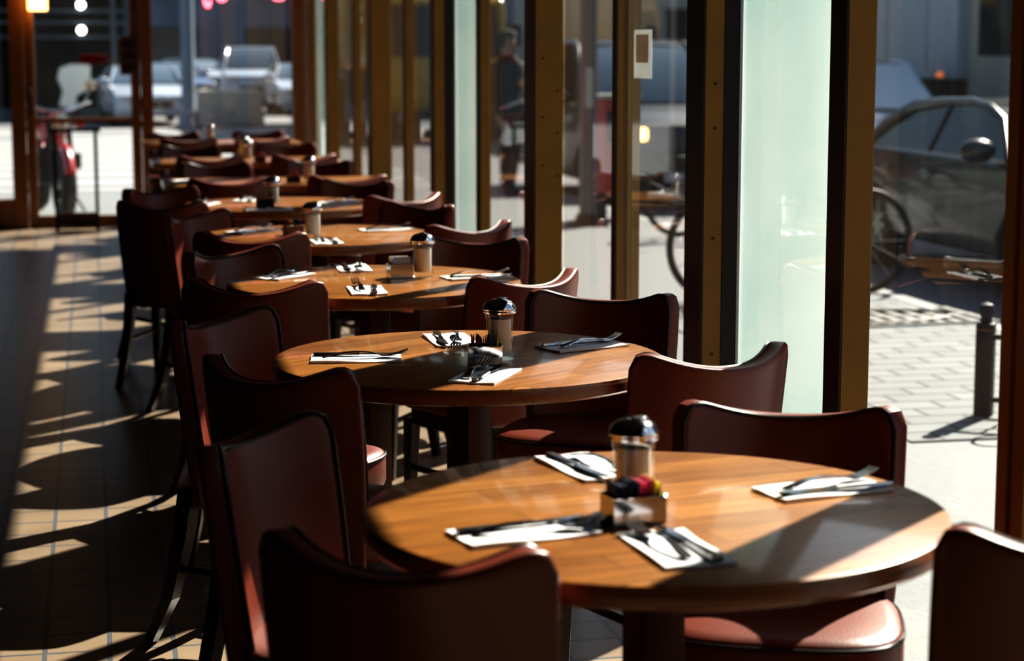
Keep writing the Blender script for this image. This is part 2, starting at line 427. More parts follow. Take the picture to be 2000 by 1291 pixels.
# folding window doors on the right: every post faces the camera with a mustard side and the room with a brown side
ZT = ZL; XG = 1.728
def post(n, y, wd, dep, dark_outer=0, inner='brown', screws=(), x0=1.62, label=''):
    t = bpy.data.objects.new('trim_%d' % n, None); C.objects.link(t); t['kind'] = 'structure'; t['category'] = 'post'; t['label'] = label
    bm = newbm(); mm(bm, x0, x0 + dep, y, y + wd, 0, ZT); obj('jamb', bm, M['mustard'], t, smooth=False)
    bm = newbm(); mm(bm, x0 - .006, x0 - .001, y, y + wd, 0, ZT); obj('cladding', bm, M[inner], t, smooth=False)
    if dark_outer:
        bm = newbm(); mm(bm, x0 + dep + .001, x0 + dep + dark_outer, y - .002, y + wd, 0, ZT); obj('gasket', bm, M['dark_frame'], t, smooth=False)
        bm = newbm(); mm(bm, x0 + dep + dark_outer + .001, x0 + dep + dark_outer + .009, y - .004, y + .02, 0, ZT); obj('metal_strip', bm, M['aluminium'], t, smooth=False)
    for dx, z in screws:
        bm = newbm(); lathe(bm, [(0, 0), (.004, 0), (.004, .0015), (0, .0022)], 10, 'Y'); 
        o = obj('screw', bm, M['screw'], t); o.location = (x0 + dx, y - .0012, z); o.scale = (1, -1, 1)
    return t
SCR = [(.028, z) for z in (.3, .62, .94, 1.24, 1.36, 1.75, 2.05)]
SCR2 = [(.03, z) for z in (.5, 1.02, 1.2, 1.42, 1.9)] + [(.085, z) for z in (.4, .98, 1.14, 1.3, 1.8)]
post(1, 3.31, .04, .12, 0, 'mustard', SCR[:3], label='mustard post at the right edge of the picture')
post(2, 4.27, .10, .066, 0, 'brown', x0=1.665, label='mustard and brown post right of the wide frosted panel')
post(3, 5.20, .16, .052, .042, 'dark_frame', SCR, label='dark post with a mustard side left of the wide frosted panel')
post(4, 6.45, .05, .02, 0, 'brown', x0=1.705, label='slim brown mullion with a mustard stile behind')
bm = newbm(); mm(bm, 1.745, 1.787, 6.46, 6.54, 0, ZT); obj('stile', bm, M['mustard'], bpy.data.objects['trim_4'], smooth=False)
post(5, 7.33, .17, .105, .0, 'brown', SCR2, label='wide mustard post with screws beside a red brown edge')
post(6, 8.78, .08, .045, 0, 'dark_frame', x0=1.69, label='thin dark mullion right of the narrow frosted panel')
post(7, 9.60, .10, .05, .045, 'dark_frame', SCR[2:4], label='mustard and dark post left of the narrow frosted panel')
post(8, 10.97, .07, .045, 0, 'dark_frame', x0=1.69, label='thin dark mullion between the middle windows')
post(9, 11.85, .14, .12, 0, 'brown', label='mustard post midway along the window wall')
post(10, 13.2, .07, .045, 0, 'dark_frame', x0=1.69, label='thin dark mullion before the far windows')
post(11, 14.41, .14, .085, 0, 'brown', x0=1.65, label='mustard post near the far corner')
post(12, 15.9, .06, .045, 0, 'dark_frame', x0=1.69, label='thin dark mullion beside the far corner post')
edges = [3.35, 4.27, 4.37, 5.20, 5.36, 6.45, 6.54, 7.33, 7.50, 8.78, 8.86, 9.60, 9.70, 10.97, 11.04, 11.85, 11.99, 13.2, 13.27, 14.41, 14.55, 15.9, 15.96, 16.7]
FROST = set()
k = 0
def window(n, y0, y1, frost, label):
    t = bpy.data.objects.new('window_%d' % n, None); C.objects.link(t); t['kind'] = 'structure'; t['category'] = 'window'; t['label'] = label
    x = XG
    bm = newbm(); v = [bm.verts.new((x, y0, .07)), bm.verts.new((x, y1, .07)), bm.verts.new((x, y1, ZT)), bm.verts.new((x, y0, ZT))]; bm.faces.new(v)
    obj('pane', bm, M['frosted'] if frost else M['window_glass'], t, smooth=False)
    bm = newbm(); mm(bm, x - .022, x + .022, y0, y1, 0, .07); obj('bottom_rail', bm, M['mustard'], t, smooth=False)
wn = ['first clear window pane from the right', 'clear pane before the wide frosted panel', 'clear pane between the dark post and slim mullion', 'clear pane between the slim mullion and wide mustard post',
      'clear pane behind the wide mustard post', 'clear pane before the narrow frosted panel', 'clear pane just beyond the narrow frosted panel', 'clear pane before the midway mustard post',
      'clear pane just beyond the midway mustard post', 'clear pane before the mustard post near the corner', 'clear pane before the far frosted panel', 'last clear pane in the far corner']
for i in range(12): window(i + 1, edges[2 * i], edges[2 * i + 1], i in FROST, wn[i])
# backlit frosted glass panels standing out from the facade behind the posts
for x0, x1, y, lb in ((1.735, 2.05, 5.375, 'wide pale frosted glass panel outside the window by the dark post'), (1.735, 1.90, 9.72, 'narrow pale frosted glass panel outside the middle windows'), (1.735, 1.85, 16.0, 'far slim frosted glass panel outside the last window')):
    t = thing('frosted_panel', lb, 'glass panel', ((x0 + x1) / 2, y, -.1))
    w_ = (x1 - x0) / 2
    bm = newbm(); mm(bm, -w_, w_, -.006, .006, .02, 2.9); obj('glass_sheet', bm, M['frosted'], t, smooth=False)
    bm = newbm(); mm(bm, -w_ - .006, -w_ - .001, -.014, .014, 0, 2.9); obj('edge_strip', bm, M['aluminium'], t, smooth=False)
    bm = newbm(); mm(bm, -w_, w_, -.02, .02, 0, .019); obj('foot_rail', bm, M['dark_frame'], t, smooth=False)

# nearer windows beside the camera, then a wall added to cut fill light
for j, (a, b) in enumerate([(2.45, 3.25), (1.5, 2.40)]):
    t = bpy.data.objects.new('window_%d' % (13 + j), None); C.objects.link(t); t['kind'] = 'structure'; t['category'] = 'window'; t['label'] = 'window pane beside the viewer, bay %s' % 'one two'.split()[j]
    bm = newbm(); v = [bm.verts.new((XG, a, .07)), bm.verts.new((XG, b, .07)), bm.verts.new((XG, b, ZT)), bm.verts.new((XG, a, ZT))]; bm.faces.new(v); obj('pane', bm, M['window_glass'], t, smooth=False)
    bm = newbm(); mm(bm, 1.62, 1.735, b, b + .05, 0, ZT); mm(bm, 1.64, 1.68, a, b, 0, .07); obj('frame', bm, M['mustard'], t, smooth=False)
bm = newbm(); mm(bm, 1.6, 1.78, YF, 1.5, 0, ZL); struct('wall_front', bm, M['wall'], label='dark unseen wall added beside the viewer to cut side light')  # out of view, added to keep window light off the chair backs

# back wall: end door and fixed window
def wood(n, x0, x1, z0, z1, label, y0=YB - .06, y1=YB + .06, mat='oak'):
    bm = newbm(); mm(bm, x0, x1, y0, y1, z0, z1); bevel_sharp(bm, .006, 2)
    return struct('trim_%d' % n, bm, M[mat], label=label, cat='post')
wood(13, -.66, -.545, 0, 2.3, 'orange wooden post left of the end door')
wood(14, .385, .48, 0, 2.3, 'orange wooden post right of the end door')
wood(15, 1.63, 1.78, 0, 2.3, 'orange wooden corner post at the far end')
wood(16, -1.5, -.66, 0, .24, 'wooden panel under the left side window')
wood(17, .48, 1.63, 0, .12, 'wooden sill rail under the end window')
dr = bpy.data.objects.new('door_1', None); C.objects.link(dr); dr['kind'] = 'structure'; dr['category'] = 'door'; dr['label'] = 'wooden framed glass end door with a middle rail'
for nm, a in (('stile', (-.54, -.465, 0, 2.28)), ('stile', (.305, .38, 0, 2.28)), ('middle_rail', (-.465, .305, .865, .90)), ('bottom_rail', (-.465, .305, .005, .10)), ('top_rail', (-.465, .305, 2.15, 2.28))):
    bm = newbm(); mm(bm, a[0], a[1], YB - .03, YB + .03, a[2], a[3]); bevel_sharp(bm, .004, 2); obj(nm, bm, M['oak'], dr)
def vpane(nm, x0, x1, z0, z1, par, y=YB):
    bm = newbm(); v = [bm.verts.new((x0, y, z0)), bm.verts.new((x1, y, z0)), bm.verts.new((x1, y, z1)), bm.verts.new((x0, y, z1))]; bm.faces.new(v)
    return obj(nm, bm, M['window_glass'], par, smooth=False)
vpane('pane', -.465, .305, .10, .865, dr); vpane('pane', -.465, .305, .90, 2.15, dr)
bm = newbm(); tube(bm, [(-.50, YB - .03, .95), (-.50, YB - .075, .97), (-.50, YB - .075, 1.13), (-.50, YB - .03, 1.15)], .01, 8); obj('handle', bm, M['iron'], dr)
for n, (a, b, z, lb) in enumerate([(.48, 1.63, .12, 'tall end window right of the door looking onto the crossing'), (-1.5, -.66, .24, 'side window left of the end door')]):
    t = bpy.data.objects.new('window_%d' % (18 + n), None); C.objects.link(t); t['kind'] = 'structure'; t['category'] = 'window'; t['label'] = lb
    vpane('pane', a, b, z, 2.3, t)
# plaque, red sign and lantern at the door
t = thing('sign_plaque', 'brown wooden slotted plaque hung on the right stile of the end door', 'sign', (.29, YB - .04, 1.25))
bm = newbm(); mm(bm, -.07, .07, -.018, 0, 0, .31); bevel_sharp(bm, .004, 1); obj('board', bm, M['plaque'], t)
for z in (.03, .125, .215):
    bm = newbm(); mm(bm, -.052, .055, -.024, -.0185, z, z + .065); obj('slot', bm, M['plaque_dark'], t)
t = thing('red_sign', 'long dark red sign on a bracket across the end door glass', 'sign', (.0, YB - .03, 1.34))
bm = newbm(); mm(bm, -.105, .115, -.012, 0, 0, .075); bevel_sharp(bm, .005, 2); obj('panel', bm, M['red_sign'], t)
bm = newbm(); tube(bm, [(.112, -.006, .03), (.30, -.004, .032)], .006, 8); obj('bracket', bm, M['plaque'], t)
t = thing('hanging_lamp', 'small glowing amber box lamp above the end door', 'lamp', (-.42, YB - .14, 1.765))
bm = newbm(); box(bm, (0, 0, .08), (.15, .15, .16)); bevel_sharp(bm, .008, 2); obj('lamp_shade', bm, M['amber'], t)
bm = newbm(); tube(bm, [(0, 0, .16), (0, 0, ZC - 1.765)], .006, 8); obj('cord', bm, M['iron'], t)
# neon script in the end window
t = thing('neon_sign', 'pink red neon script hanging in the end window', 'sign', (0, YB - .07, 0))
def neon(pts): 
    bm = newbm()
    P = []
    for i in range(len(pts) - 1):
        for s in range(6): P.append(Vector(pts[i]).lerp(Vector(pts[i + 1]), s / 6))
    P.append(Vector(pts[-1]))
    for _ in range(3): P = [P[0]] + [(P[i - 1] + P[i] * 2 + P[i + 1]) / 4 for i in range(1, len(P) - 1)] + [P[-1]]
    tube(bm, P, .011, 8); obj('tube', bm, M['neon'], t)
neon([(.905, 0, 2.04), (.91, 0, 1.90), (.92, 0, 1.815), (.95, 0, 1.80), (.962, 0, 1.86)])
neon([(1.0, 0, 1.98), (1.005, 0, 1.90), (1.04, 0, 1.85), (1.085, 0, 1.86), (1.10, 0, 1.92), (1.07, 0, 1.99), (1.0, 0, 1.98)])
neon([(1.16, 0, 2.02), (1.18, 0, 1.95), (1.24, 0, 1.93), (1.30, 0, 1.99), (1.26, 0, 2.05), (1.22, 0, 1.99), (1.3, 0, 1.94), (1.38, 0, 1.96)])
neon([(1.44, 0, 2.0), (1.455, 0, 1.90), (1.50, 0, 1.865), (1.56, 0, 1.87), (1.595, 0, 1.92)])
bm = newbm(); mm(bm, .86, 1.62, .012, .022, 2.06, 2.09); obj('mount_bar', bm, M['iron'], t)
# welded stand in front of the door
t = thing('barrier_stand', 'dark metal frame stand with a low shelf before the end door', 'stand', (-.155, 16.45, 0))
for sx in (-.16, .16):
    bm = newbm(); mm(bm, sx - .014, sx + .014, -.014, .014, 0, .80); obj('leg', bm, M['iron'], t, smooth=False)
bm = newbm(); mm(bm, -.215, .20, -.02, .02, .80, .828); obj('top_bar', bm, M['iron'], t, smooth=False)
bm = newbm(); mm(bm, -.145, .145, -.10, .10, .03, .055); mm(bm, -.145, .145, -.008, .008, .055, .15); obj('shelf', bm, M['rust'], t, smooth=False)

# ------------------------------------------------------------------ chairs
def make_chair(label):
    t = thing('dining_chair', label, 'chair', group='oxblood leather dining chairs')
    # --- back shell
    nu, nv = 26, 18
    us = [math.sin((i / nu - .5) * PI) * .35 + (2 * i / nu - 1) * .65 for i in range(nu + 1)]
    def S(u, v, side, grow=0):
        hw = .180 + .024 * v + .006 * math.sin(PI * v)
        a = abs(u)
        zt = .774 + .052 * a ** 2.2
        if a > .78: 
            q = (a - .78) / .22; zt -= .052 * (1 - math.sqrt(max(0, 1 - q * q)))
        z0 = .355
        z = z0 + (zt - z0) * v
        sag = .058 + .040 * v
        y = -.170 - .085 * v ** 1.15 + sag * u * u
        th = .023 * (1 - .12 * v)
        nx, ny = -2 * sag * u / hw, 1.0
        l = math.hypot(nx, ny)
        return Vector((u * hw + side * th * nx / l, y + side * th * ny / l, z))
    bm = newbm(); G = {}
    for s in (-1, 1):
        for i, u in enumerate(us):
            for j in range(nv + 1): G[s, i, j] = bm.verts.new(S(u, j / nv, s))
    for s in (-1, 1):
        for i in range(nu):
            for j in range(nv): quad(bm, (G[s, i, j], G[s, i + 1, j], G[s, i + 1, j + 1], G[s, i, j + 1]))
    for i in range(nu):
        for j in (0, nv): quad(bm, (G[-1, i, j], G[-1, i + 1, j], G[1, i + 1, j], G[1, i, j]))
    for j in range(nv):
        for i in (0, nu): quad(bm, (G[-1, i, j], G[-1, i, j + 1], G[1, i, j + 1], G[1, i, j]))
    bevel_sharp(bm, .011, 3, 55)
    back = obj('backrest', bm, M['leather'], t)
    bm = newbm()
    path = [S(-1, j / nv, 1) for j in range(2, nv)] + [S(u, 1, 1) for u in us] + [S(1, j / nv, 1) for j in range(nv - 1, 1, -1)]
    path = [p + Vector((-.004 * (1 if p.x > .19 else -1 if p.x < -.19 else 0), .001, -.003)) for p in path]
    tube(bm, path, .0042, 6); obj('piping', bm, M['piping'], back)
    # --- seat
    n = 40
    def ring(s, z):
        out = []
        for k in range(n):
            a = 2 * PI * k / n; ca, sa = math.cos(a), math.sin(a)
            x = .222 * math.copysign(abs(ca) ** (2 / 3.3), ca); y = .20 * math.copysign(abs(sa) ** (2 / 3.3), sa)
            x *= 1 - .09 * (.5 - y / .40)
            out.append(Vector((x * s, .02 + y * s, z)))
        return out
    bm = newbm(); prev = None
    for s, z in ((.95, .385), (.985, .388), (1, .398), (1, .452), (.99, .463), (.965, .469), (.85, .475), (.6, .480), (.3, .483)):
        cur = [bm.verts.new(p) for p in ring(s, z)]
        if prev:
            for k in range(n): quad(bm, (prev[k], prev[(k + 1) % n], cur[(k + 1) % n], cur[k]))
        else: quad(bm, cur[::-1])
        prev = cur
    quad(bm, prev)
    seat = obj('seat', bm, M['leather'], t)
    bm = newbm(); tube(bm, ring(.995, .461), .0042, 6, closed=True); obj('piping', bm, M['piping'], seat)
    bm = newbm(); prev = None
    for s, z in ((.9, .335), (.9, .3845)):
        cur = [bm.verts.new(p) for p in ring(s, z)]
        if prev:
            for k in range(n): quad(bm, (prev[k], prev[(k + 1) % n], cur[(k + 1) % n], cur[k]))
        else: quad(bm, cur[::-1])
        prev = cur
    quad(bm, prev); obj('seat_frame', bm, M['dark_wood'], t)
    for sx in (-1, 1):
        bm = newbm(); sqbar(bm, (sx * .168, .155, .345), (sx * .172, .165, 0), .040, .026); bevel_sharp(bm, .003, 1); obj('leg', bm, M['dark_wood'], t)
    for sx in (-1, 1):
        bm = newbm()
        pts = [(sx * .158, -.165, .40), (sx * .160, -.185, .28), (sx * .168, -.225, .12), (sx * .175, -.285, 0)]
        for p, q, a, b in zip(pts, pts[1:], (.042, .040, .034), (.040, .034, .026)): sqbar(bm, p, q, a, b)
        bmesh.ops.remove_doubles(bm, verts=bm.verts, dist=.0004); obj('leg', bm, M['dark_wood'], t)
    for sx in (-1, 1):
        bm = newbm(); sqbar(bm, (sx * .166, -.205, .19), (sx * .177, .19, .19), .001, .001)
        bm.clear(); tube(bm, [(sx * .166, -.20, .195), (sx * .170, .160, .195)], .010, 8); obj('stretcher', bm, M['dark_wood'], t)
    return t

TN = ['nearest round table', 'second round table', 'third round table', 'fourth round table', 'farthest round table']
RN = ['nearest rectangular table', 'middle rectangular table', 'farthest rectangular table']
CH = [  # (table, place, x, y, rotz)
 (0, 'front left', 0.473, 2.715, -29), (0, 'left', .415, 3.285, -124), (0, 'right front', 1.33, 2.64, -3), (0, 'right back', 1.167, 3.255, 158),
 (1, 'front left', .485, 4.24, -46), (1, 'left', .43, 4.80, -130), (1, 'right front', 1.250, 4.286, 18.7), (1, 'right back', 1.241, 4.999, 152),
 (2, 'front left', 0.486, 5.794, -19), (2, 'left', .535, 6.42, -144), (2, 'right front', 1.138, 5.816, 28), (2, 'right back', 1.187, 6.645, 150),
 (3, 'front left', .583, 7.31, -15), (3, 'left', .515, 8.01, -134), (3, 'right front', 1.292, 7.53, 28), (3, 'right back', 1.20, 8.27, 128),
 (4, 'front left', .345, 8.885, -23), (4, 'left', .385, 9.44, -150), (4, 'right front', 1.285, 9.07, 25), (4, 'right back', 1.18, 9.80, 146)]
RT = [(0, 10.80), (1, 12.95), (2, 15.6)]
PL = {'front left': 'its back to us', 'left': 'turned side on', 'right front': 'its back to us', 'right back': 'facing us'}
chair0 = None
def put_chair(x, y, rz, label):
    global chair0
    if chair0 is None:
        chair0 = make_chair(label); chair0.location = (x, y, 0); chair0.rotation_euler = (0, 0, R(rz)); KIDS[chair0.name] = [(c, kids(c)) for c in kids(chair0)]
        return chair0
    return dup(chair0, (x, y, 0), R(rz), label)
for ti, pl, x, y, rz in CH:
    put_chair(x, y, rz, 'oxblood leather chair at the %s of the %s, %s' % (pl, TN[ti], PL[pl]))
RC = {0: [(.66, 10.42, 1, 'near left'), (1.30, 10.50, -5, 'near right'), (.669, 11.49, 175, 'far left'), (1.227, 11.62, 158, 'far right')],
      1: [(.67, 12.62, 8, 'near left'), (1.26, 12.64, 6, 'near right'), (.60, 13.62, 168, 'far left'), (1.31, 13.85, 178, 'far right')],
      2: [(.69, 15.26, -2, 'near left'), (1.21, 15.25, 8, 'near right'), (.61, 15.99, 178, 'far left'), (1.30, 16.05, 182, 'far right')]}
for ri, ty in RT:
    for x, dy, rz, pl in RC[ri]:
        put_chair(x, dy, rz, 'oxblood leather chair on the %s side of the %s' % (pl, RN[ri]))

# ------------------------------------------------------------------ tables
TX, TY = .829, [2.894, 4.462, 6.035, 7.61, 9.18]
def round_table(i, y, rz):
    t = thing('round_table', '%s with a plank wood top, %s' % (TN[i], ['four place settings and a sugar shaker', 'sharpest in the picture', 'a sugar shaker and grey packet caddy', 'a tall sugar shaker at its middle', 'its pale top partly in shade'][i]), 'table', (TX, y, 0), R(rz), 'round wooden tables')
    bm = newbm(); lathe(bm, [(0, .712), (.438, .712), (.446, .715), (.45, .72), (.45, .742), (.448, .748), (.443, .75), (0, .75)], 96)
    top = obj('tabletop', bm, M['table'], t)
    bm = newbm(); lathe(bm, [(.4502, .721), (.4515, .724), (.4515, .739), (.4502, .742)], 96); obj('edge_band', bm, M['apron'], top)
    bm = newbm(); box(bm, (0, 0, .70), (.5, .07, .024)); box(bm, (0, 0, .6985), (.07, .5, .021)); obj('cross_batten', bm, M['pedestal'], t, smooth=False)
    bm = newbm(); box(bm, (0, 0, .365), (.075, .075, .645)); bevel_sharp(bm, .006, 2); obj('column', bm, M['pedestal'], t)
    bm = newbm(); box(bm, (0, 0, .02), (.15, .15, .04)); bevel_sharp(bm, .006, 2); obj('foot', bm, M['pedestal'], t)
    return t
for i, y in enumerate(TY): round_table(i, y, [12, 34, 20, -10, 15][i])
tb0 = None
for i, y in RT:
    lb = 'oblong wooden table, the %s, with chairs on both long sides' % RN[i]
    if tb0 is None:
        t = tb0 = thing('rectangular_table', lb, 'table', (.95, y, 0), 0, 'rectangular wooden tables')
        bm = newbm(); box(bm, (0, 0, .731), (1.2, .68, .038)); bevel_sharp(bm, .004, 2); obj('tabletop', bm, M['table'], t)
        bm = newbm(); box(bm, (0, 0, .69), (1.0, .46, .044)); obj('apron', bm, M['pedestal'], t, smooth=False)
        for sx in (-.35, .35):
            bm = newbm(); box(bm, (sx, 0, .35), (.08, .08, .64)); bevel_sharp(bm, .005, 1); obj('column', bm, M['pedestal'], t)
            bm = newbm(); box(bm, (sx, 0, .015), (.08, .3, .03)); obj('foot', bm, M['pedestal'], t)
    else: dup(tb0, (.95, y, 0), 0, lb)

# ------------------------------------------------------------------ things on the tables
def make_shaker(label):
    t = thing('sugar_shaker', label, 'sugar shaker', group='sugar shakers')
    bm = newbm(); n = 40
    prof = [(.0, .001), (.033, .001), (.0365, .004), (.037, .012), (.034, .02), (.0315, .026), (.0312, .05), (.0315, .095), (.033, .106), (.0350, .113), (.0352, .118)]
    lathe(bm, prof, n)
    for v in bm.verts:
        if .022 < v.co.z < .1:
            a = math.atan2(v.co.y, v.co.x); r = math.hypot(v.co.x, v.co.y)
            if r > .01: k = 1 + .022 * math.cos(a * 10); v.co.x *= k; v.co.y *= k
    jar = obj('jar', bm, M['jar_glass'], t)
    bm = newbm(); lathe(bm, [(0, .020), (.024, .020), (.0268, .026), (.0268, .094), (.026, .098), (0, .1)], 32); obj('sugar', bm, M['sugar'], jar)
    bm = newbm(); lathe(bm, [(.0355, .112), (.0385, .1125), (.039, .116), (.0375, .118), (.0385, .120), (.039, .1235), (.037, .1275), (.034, .134), (.027, .1405), (.016, .1445), (0, .146)], 40); lid = obj('lid', bm, M['chrome'], t)
    bm = newbm(); box(bm, (.010, 0, .1462), (.024, .016, .0022)); bevel_sharp(bm, .0008, 1); obj('flap', bm, M['chrome'], lid)
    return t
sh0 = None
SH = [(.800, 2.915, 12, 'sugar shaker with a chrome lid behind the caddy on the nearest round table'),
      (.893, 4.415, 40, 'sugar shaker with a chrome lid on the second round table'),
      (.985, 6.075, 75, 'sugar shaker right of the grey caddy on the third round table'),
      (.79, 7.43, 0, 'sugar shaker on the fourth round table beside the small packet caddy'),
      (.772, 8.96, 30, 'sugar shaker on the farthest round table behind the dark caddy'),
      (1.115, 10.64, 5, 'sugar shaker on the nearest rectangular table'),
      (.945, 12.75, 0, 'sugar shaker on the near side of the middle rectangular table'),
      (.955, 13.22, 0, 'sugar shaker on the far side of the middle rectangular table'),
      (.86, 15.38, 0, 'small far sugar shaker on the farthest rectangular table')]
for x, y, rz, lb in SH:
    if sh0 is None:
        sh0 = make_shaker(lb); sh0.location = (x, y, .75); sh0.rotation_euler = (0, 0, R(rz)); sh0.scale = (1, 1, .955); KIDS[sh0.name] = [(c, kids(c)) for c in kids(sh0)]
    else: dup(sh0, (x, y, .75), R(rz), lb)

def caddy(x, y, rz, wd, dp, h, mat, label, plan, along, tname):
    """open box with packets; plan = list of colours; packets stand in a row along x (edge on) or along y (faces on)"""
    t = thing('packet_caddy', label, 'caddy', (x, y, .75), R(rz), 'sweetener packet caddies')
    bm = newbm(); th = .0025
    box(bm, (0, 0, th / 2 + .001), (wd, dp, th))
    for s in (-1, 1):
        box(bm, (s * (wd / 2 - th / 2), 0, h / 2 + .001), (th, dp, h)); box(bm, (0, s * (dp / 2 - th / 2), h / 2 + .001), (wd - 2 * th, th, h))
    obj('tray', bm, M[mat], t, smooth=False)
    bm = newbm(); r = .004
    ring = []
    for cx, cy_, a0 in ((wd / 2 - r, dp / 2 - r, 0), (-wd / 2 + r, dp / 2 - r, 90), (-wd / 2 + r, -dp / 2 + r, 180), (wd / 2 - r, -dp / 2 + r, 270)):
        for q in range(4): a = R(a0 + q * 30); ring.append((cx + r * math.cos(a), cy_ + r * math.sin(a), h + .001))
    tube(bm, ring, .0018, 6, closed=True); obj('rim', bm, M['chrome'], t)
    n = len(plan); rot = Matrix.Rotation(R(rz), 4, 'Z')
    for i, cname in enumerate(plan):
        f = (i + .5) / n - .5
        if along: pos = Vector((f * (wd - .012), random.uniform(-.002, .002), .0045)); pr = R(90 + random.uniform(-4, 4)); wid = dp - .012
        else: pos = Vector((random.uniform(-.002, .002), f * (dp - .012), .0045)); pr = R(random.uniform(-4, 4)); wid = wd - .014
        bm = newbm(); hh = h + .016 + random.uniform(-.002, .006)
        box(bm, (0, 0, hh / 2), (wid, .0016, hh)); box(bm, (0, 0, hh * .55), (wid * .92, .0026, hh * .7))
        o = obj('sugar_packet', bm, M['packet_' + cname])
        o.location = Vector((x, y, .75)) + rot @ pos; o.rotation_euler = (R(random.uniform(-3, 3)), 0, R(rz) + pr)
        tag(o, 'thin %s sweetener packet standing in the caddy on the %s' % (cname, tname), 'packet', '%s packets on the %s' % (cname, tname))
caddy(.775, 2.822, 8, .085, .055, .040, 'caddy_metal', 'round cornered chrome caddy before the shaker on the nearest round table', ['navy'] * 7 + ['pink'] * 4 + ['yellow'] * 3, True, TN[0])
caddy(.848, 4.360, -8, .076, .052, .040, 'chrome', 'shiny chrome caddy of packets on the second round table', ['red'] * 5 + ['navy'] * 4 + ['blue'] * 4 + ['yellow'] * 2, True, TN[1])
caddy(.915, 6.085, 6, .072, .055, .042, 'steel', 'dull grey caddy of pale packets on the third round table', ['lilac'] * 5 + ['white'] * 2 + ['yellow'] * 3, False, TN[2])
caddy(.735, 7.62, 14, .068, .05, .036, 'plaque', 'small brown caddy on the fourth round table', ['red', 'yellow', 'navy', 'navy', 'blue', 'blue'], True, TN[3])
caddy(.735, 8.905, 0, .078, .055, .05, 'plaque_dark', 'dark caddy before the shaker on the farthest round table', ['blue', 'blue', 'blue', 'red', 'navy'], True, TN[4])
caddy(1.035, 10.68, 0, .07, .05, .035, 'plaque_dark', 'small dark caddy on the nearest rectangular table', ['red', 'red', 'red', 'pink'], True, RN[0])
caddy(1.02, 12.69, 0, .07, .05, .035, 'plaque', 'small brown caddy on the near side of the middle rectangular table', ['red', 'red', 'pink', 'white'], True, RN[1])
caddy(.93, 13.08, 0, .07, .05, .035, 'plaque', 'small brown caddy on the far side of the middle rectangular table', ['yellow', 'yellow', 'yellow', 'navy'], True, RN[1])

def napkin_bm():
    bm = newbm(); nx, ny = 6, 10; Wd, Ln = .104, .205; G = {}
    for s in (0, 1):
        for i in range(nx + 1):
            for j in range(ny + 1):
                x = (i / nx - .5) * Wd; y = (j / ny - .5) * Ln
                bend = .0025 * max(0, (i / nx - .6)) * math.sin(j / ny * 7)
                G[s, i, j] = bm.verts.new((x, y, .0008 + s * (.0042 + bend + .0012 * math.sin(i * 1.3 + j * .5))))
    for s in (0, 1):
        for i in range(nx):
            for j in range(ny): quad(bm, (G[s, i, j], G[s, i + 1, j], G[s, i + 1, j + 1], G[s, i, j + 1]))
    for i in range(nx):
        for j in (0, ny): quad(bm, (G[0, i, j], G[0, i + 1, j], G[1, i + 1, j], G[1, i, j]))
    for j in range(ny):
        for i in (0, nx): quad(bm, (G[0, i, j], G[0, i, j + 1], G[1, i, j + 1], G[1, i, j]))
    return bm
def strip(bm, st, th=.0018):
    """ribbon through stations (x, y, z, half width)"""
    P = None
    for x, y, z, hw in st:
        q = [bm.verts.new((x - hw, y, z)), bm.verts.new((x + hw, y, z)), bm.verts.new((x + hw * .85, y, z + th)), bm.verts.new((x - hw * .85, y, z + th))]
        if P:
            for k in range(4): quad(bm, (P[k], P[(k + 1) % 4], q[(k + 1) % 4], q[k]))
        else: quad(bm, q[::-1])
        P = q
    quad(bm, P)
def fork_bm():
    bm = newbm()
    strip(bm, [(0, -.095, .001, .006), (0, -.09, .002, .0095), (0, -.075, .005, .0095), (0, -.05, .0105, .007), (0, -.02, .0135, .0042), (0, .01, .0115, .0034), (0, .03, .007, .0045), (0, .04, .0045, .0105), (0, .052, .004, .0125), (0, .058, .0045, .0125)], .0022)
    for k in range(4):
        x = (k - 1.5) * .0066
        strip(bm, [(x, .057, .0045, .0026), (x, .075, .0075, .0021), (x, .093, .0135, .0017), (x, .1, .0165, .0009)], .0018)
    return bm
def knife_bm():
    bm = newbm()
    strip(bm, [(0, -.105, .001, .006), (0, -.10, .001, .009), (0, -.07, .001, .0085), (0, -.035, .001, .0062), (0, -.01, .0012, .0048), (0, 0, .0015, .006)], .005)
    strip(bm, [(.001, 0, .0025, .006), (.002, .02, .003, .0088), (.002, .07, .003, .009), (0, .095, .003, .0068), (-.003, .107, .003, .002)], .0014)
    return bm
me_n = me_f = me_k = None

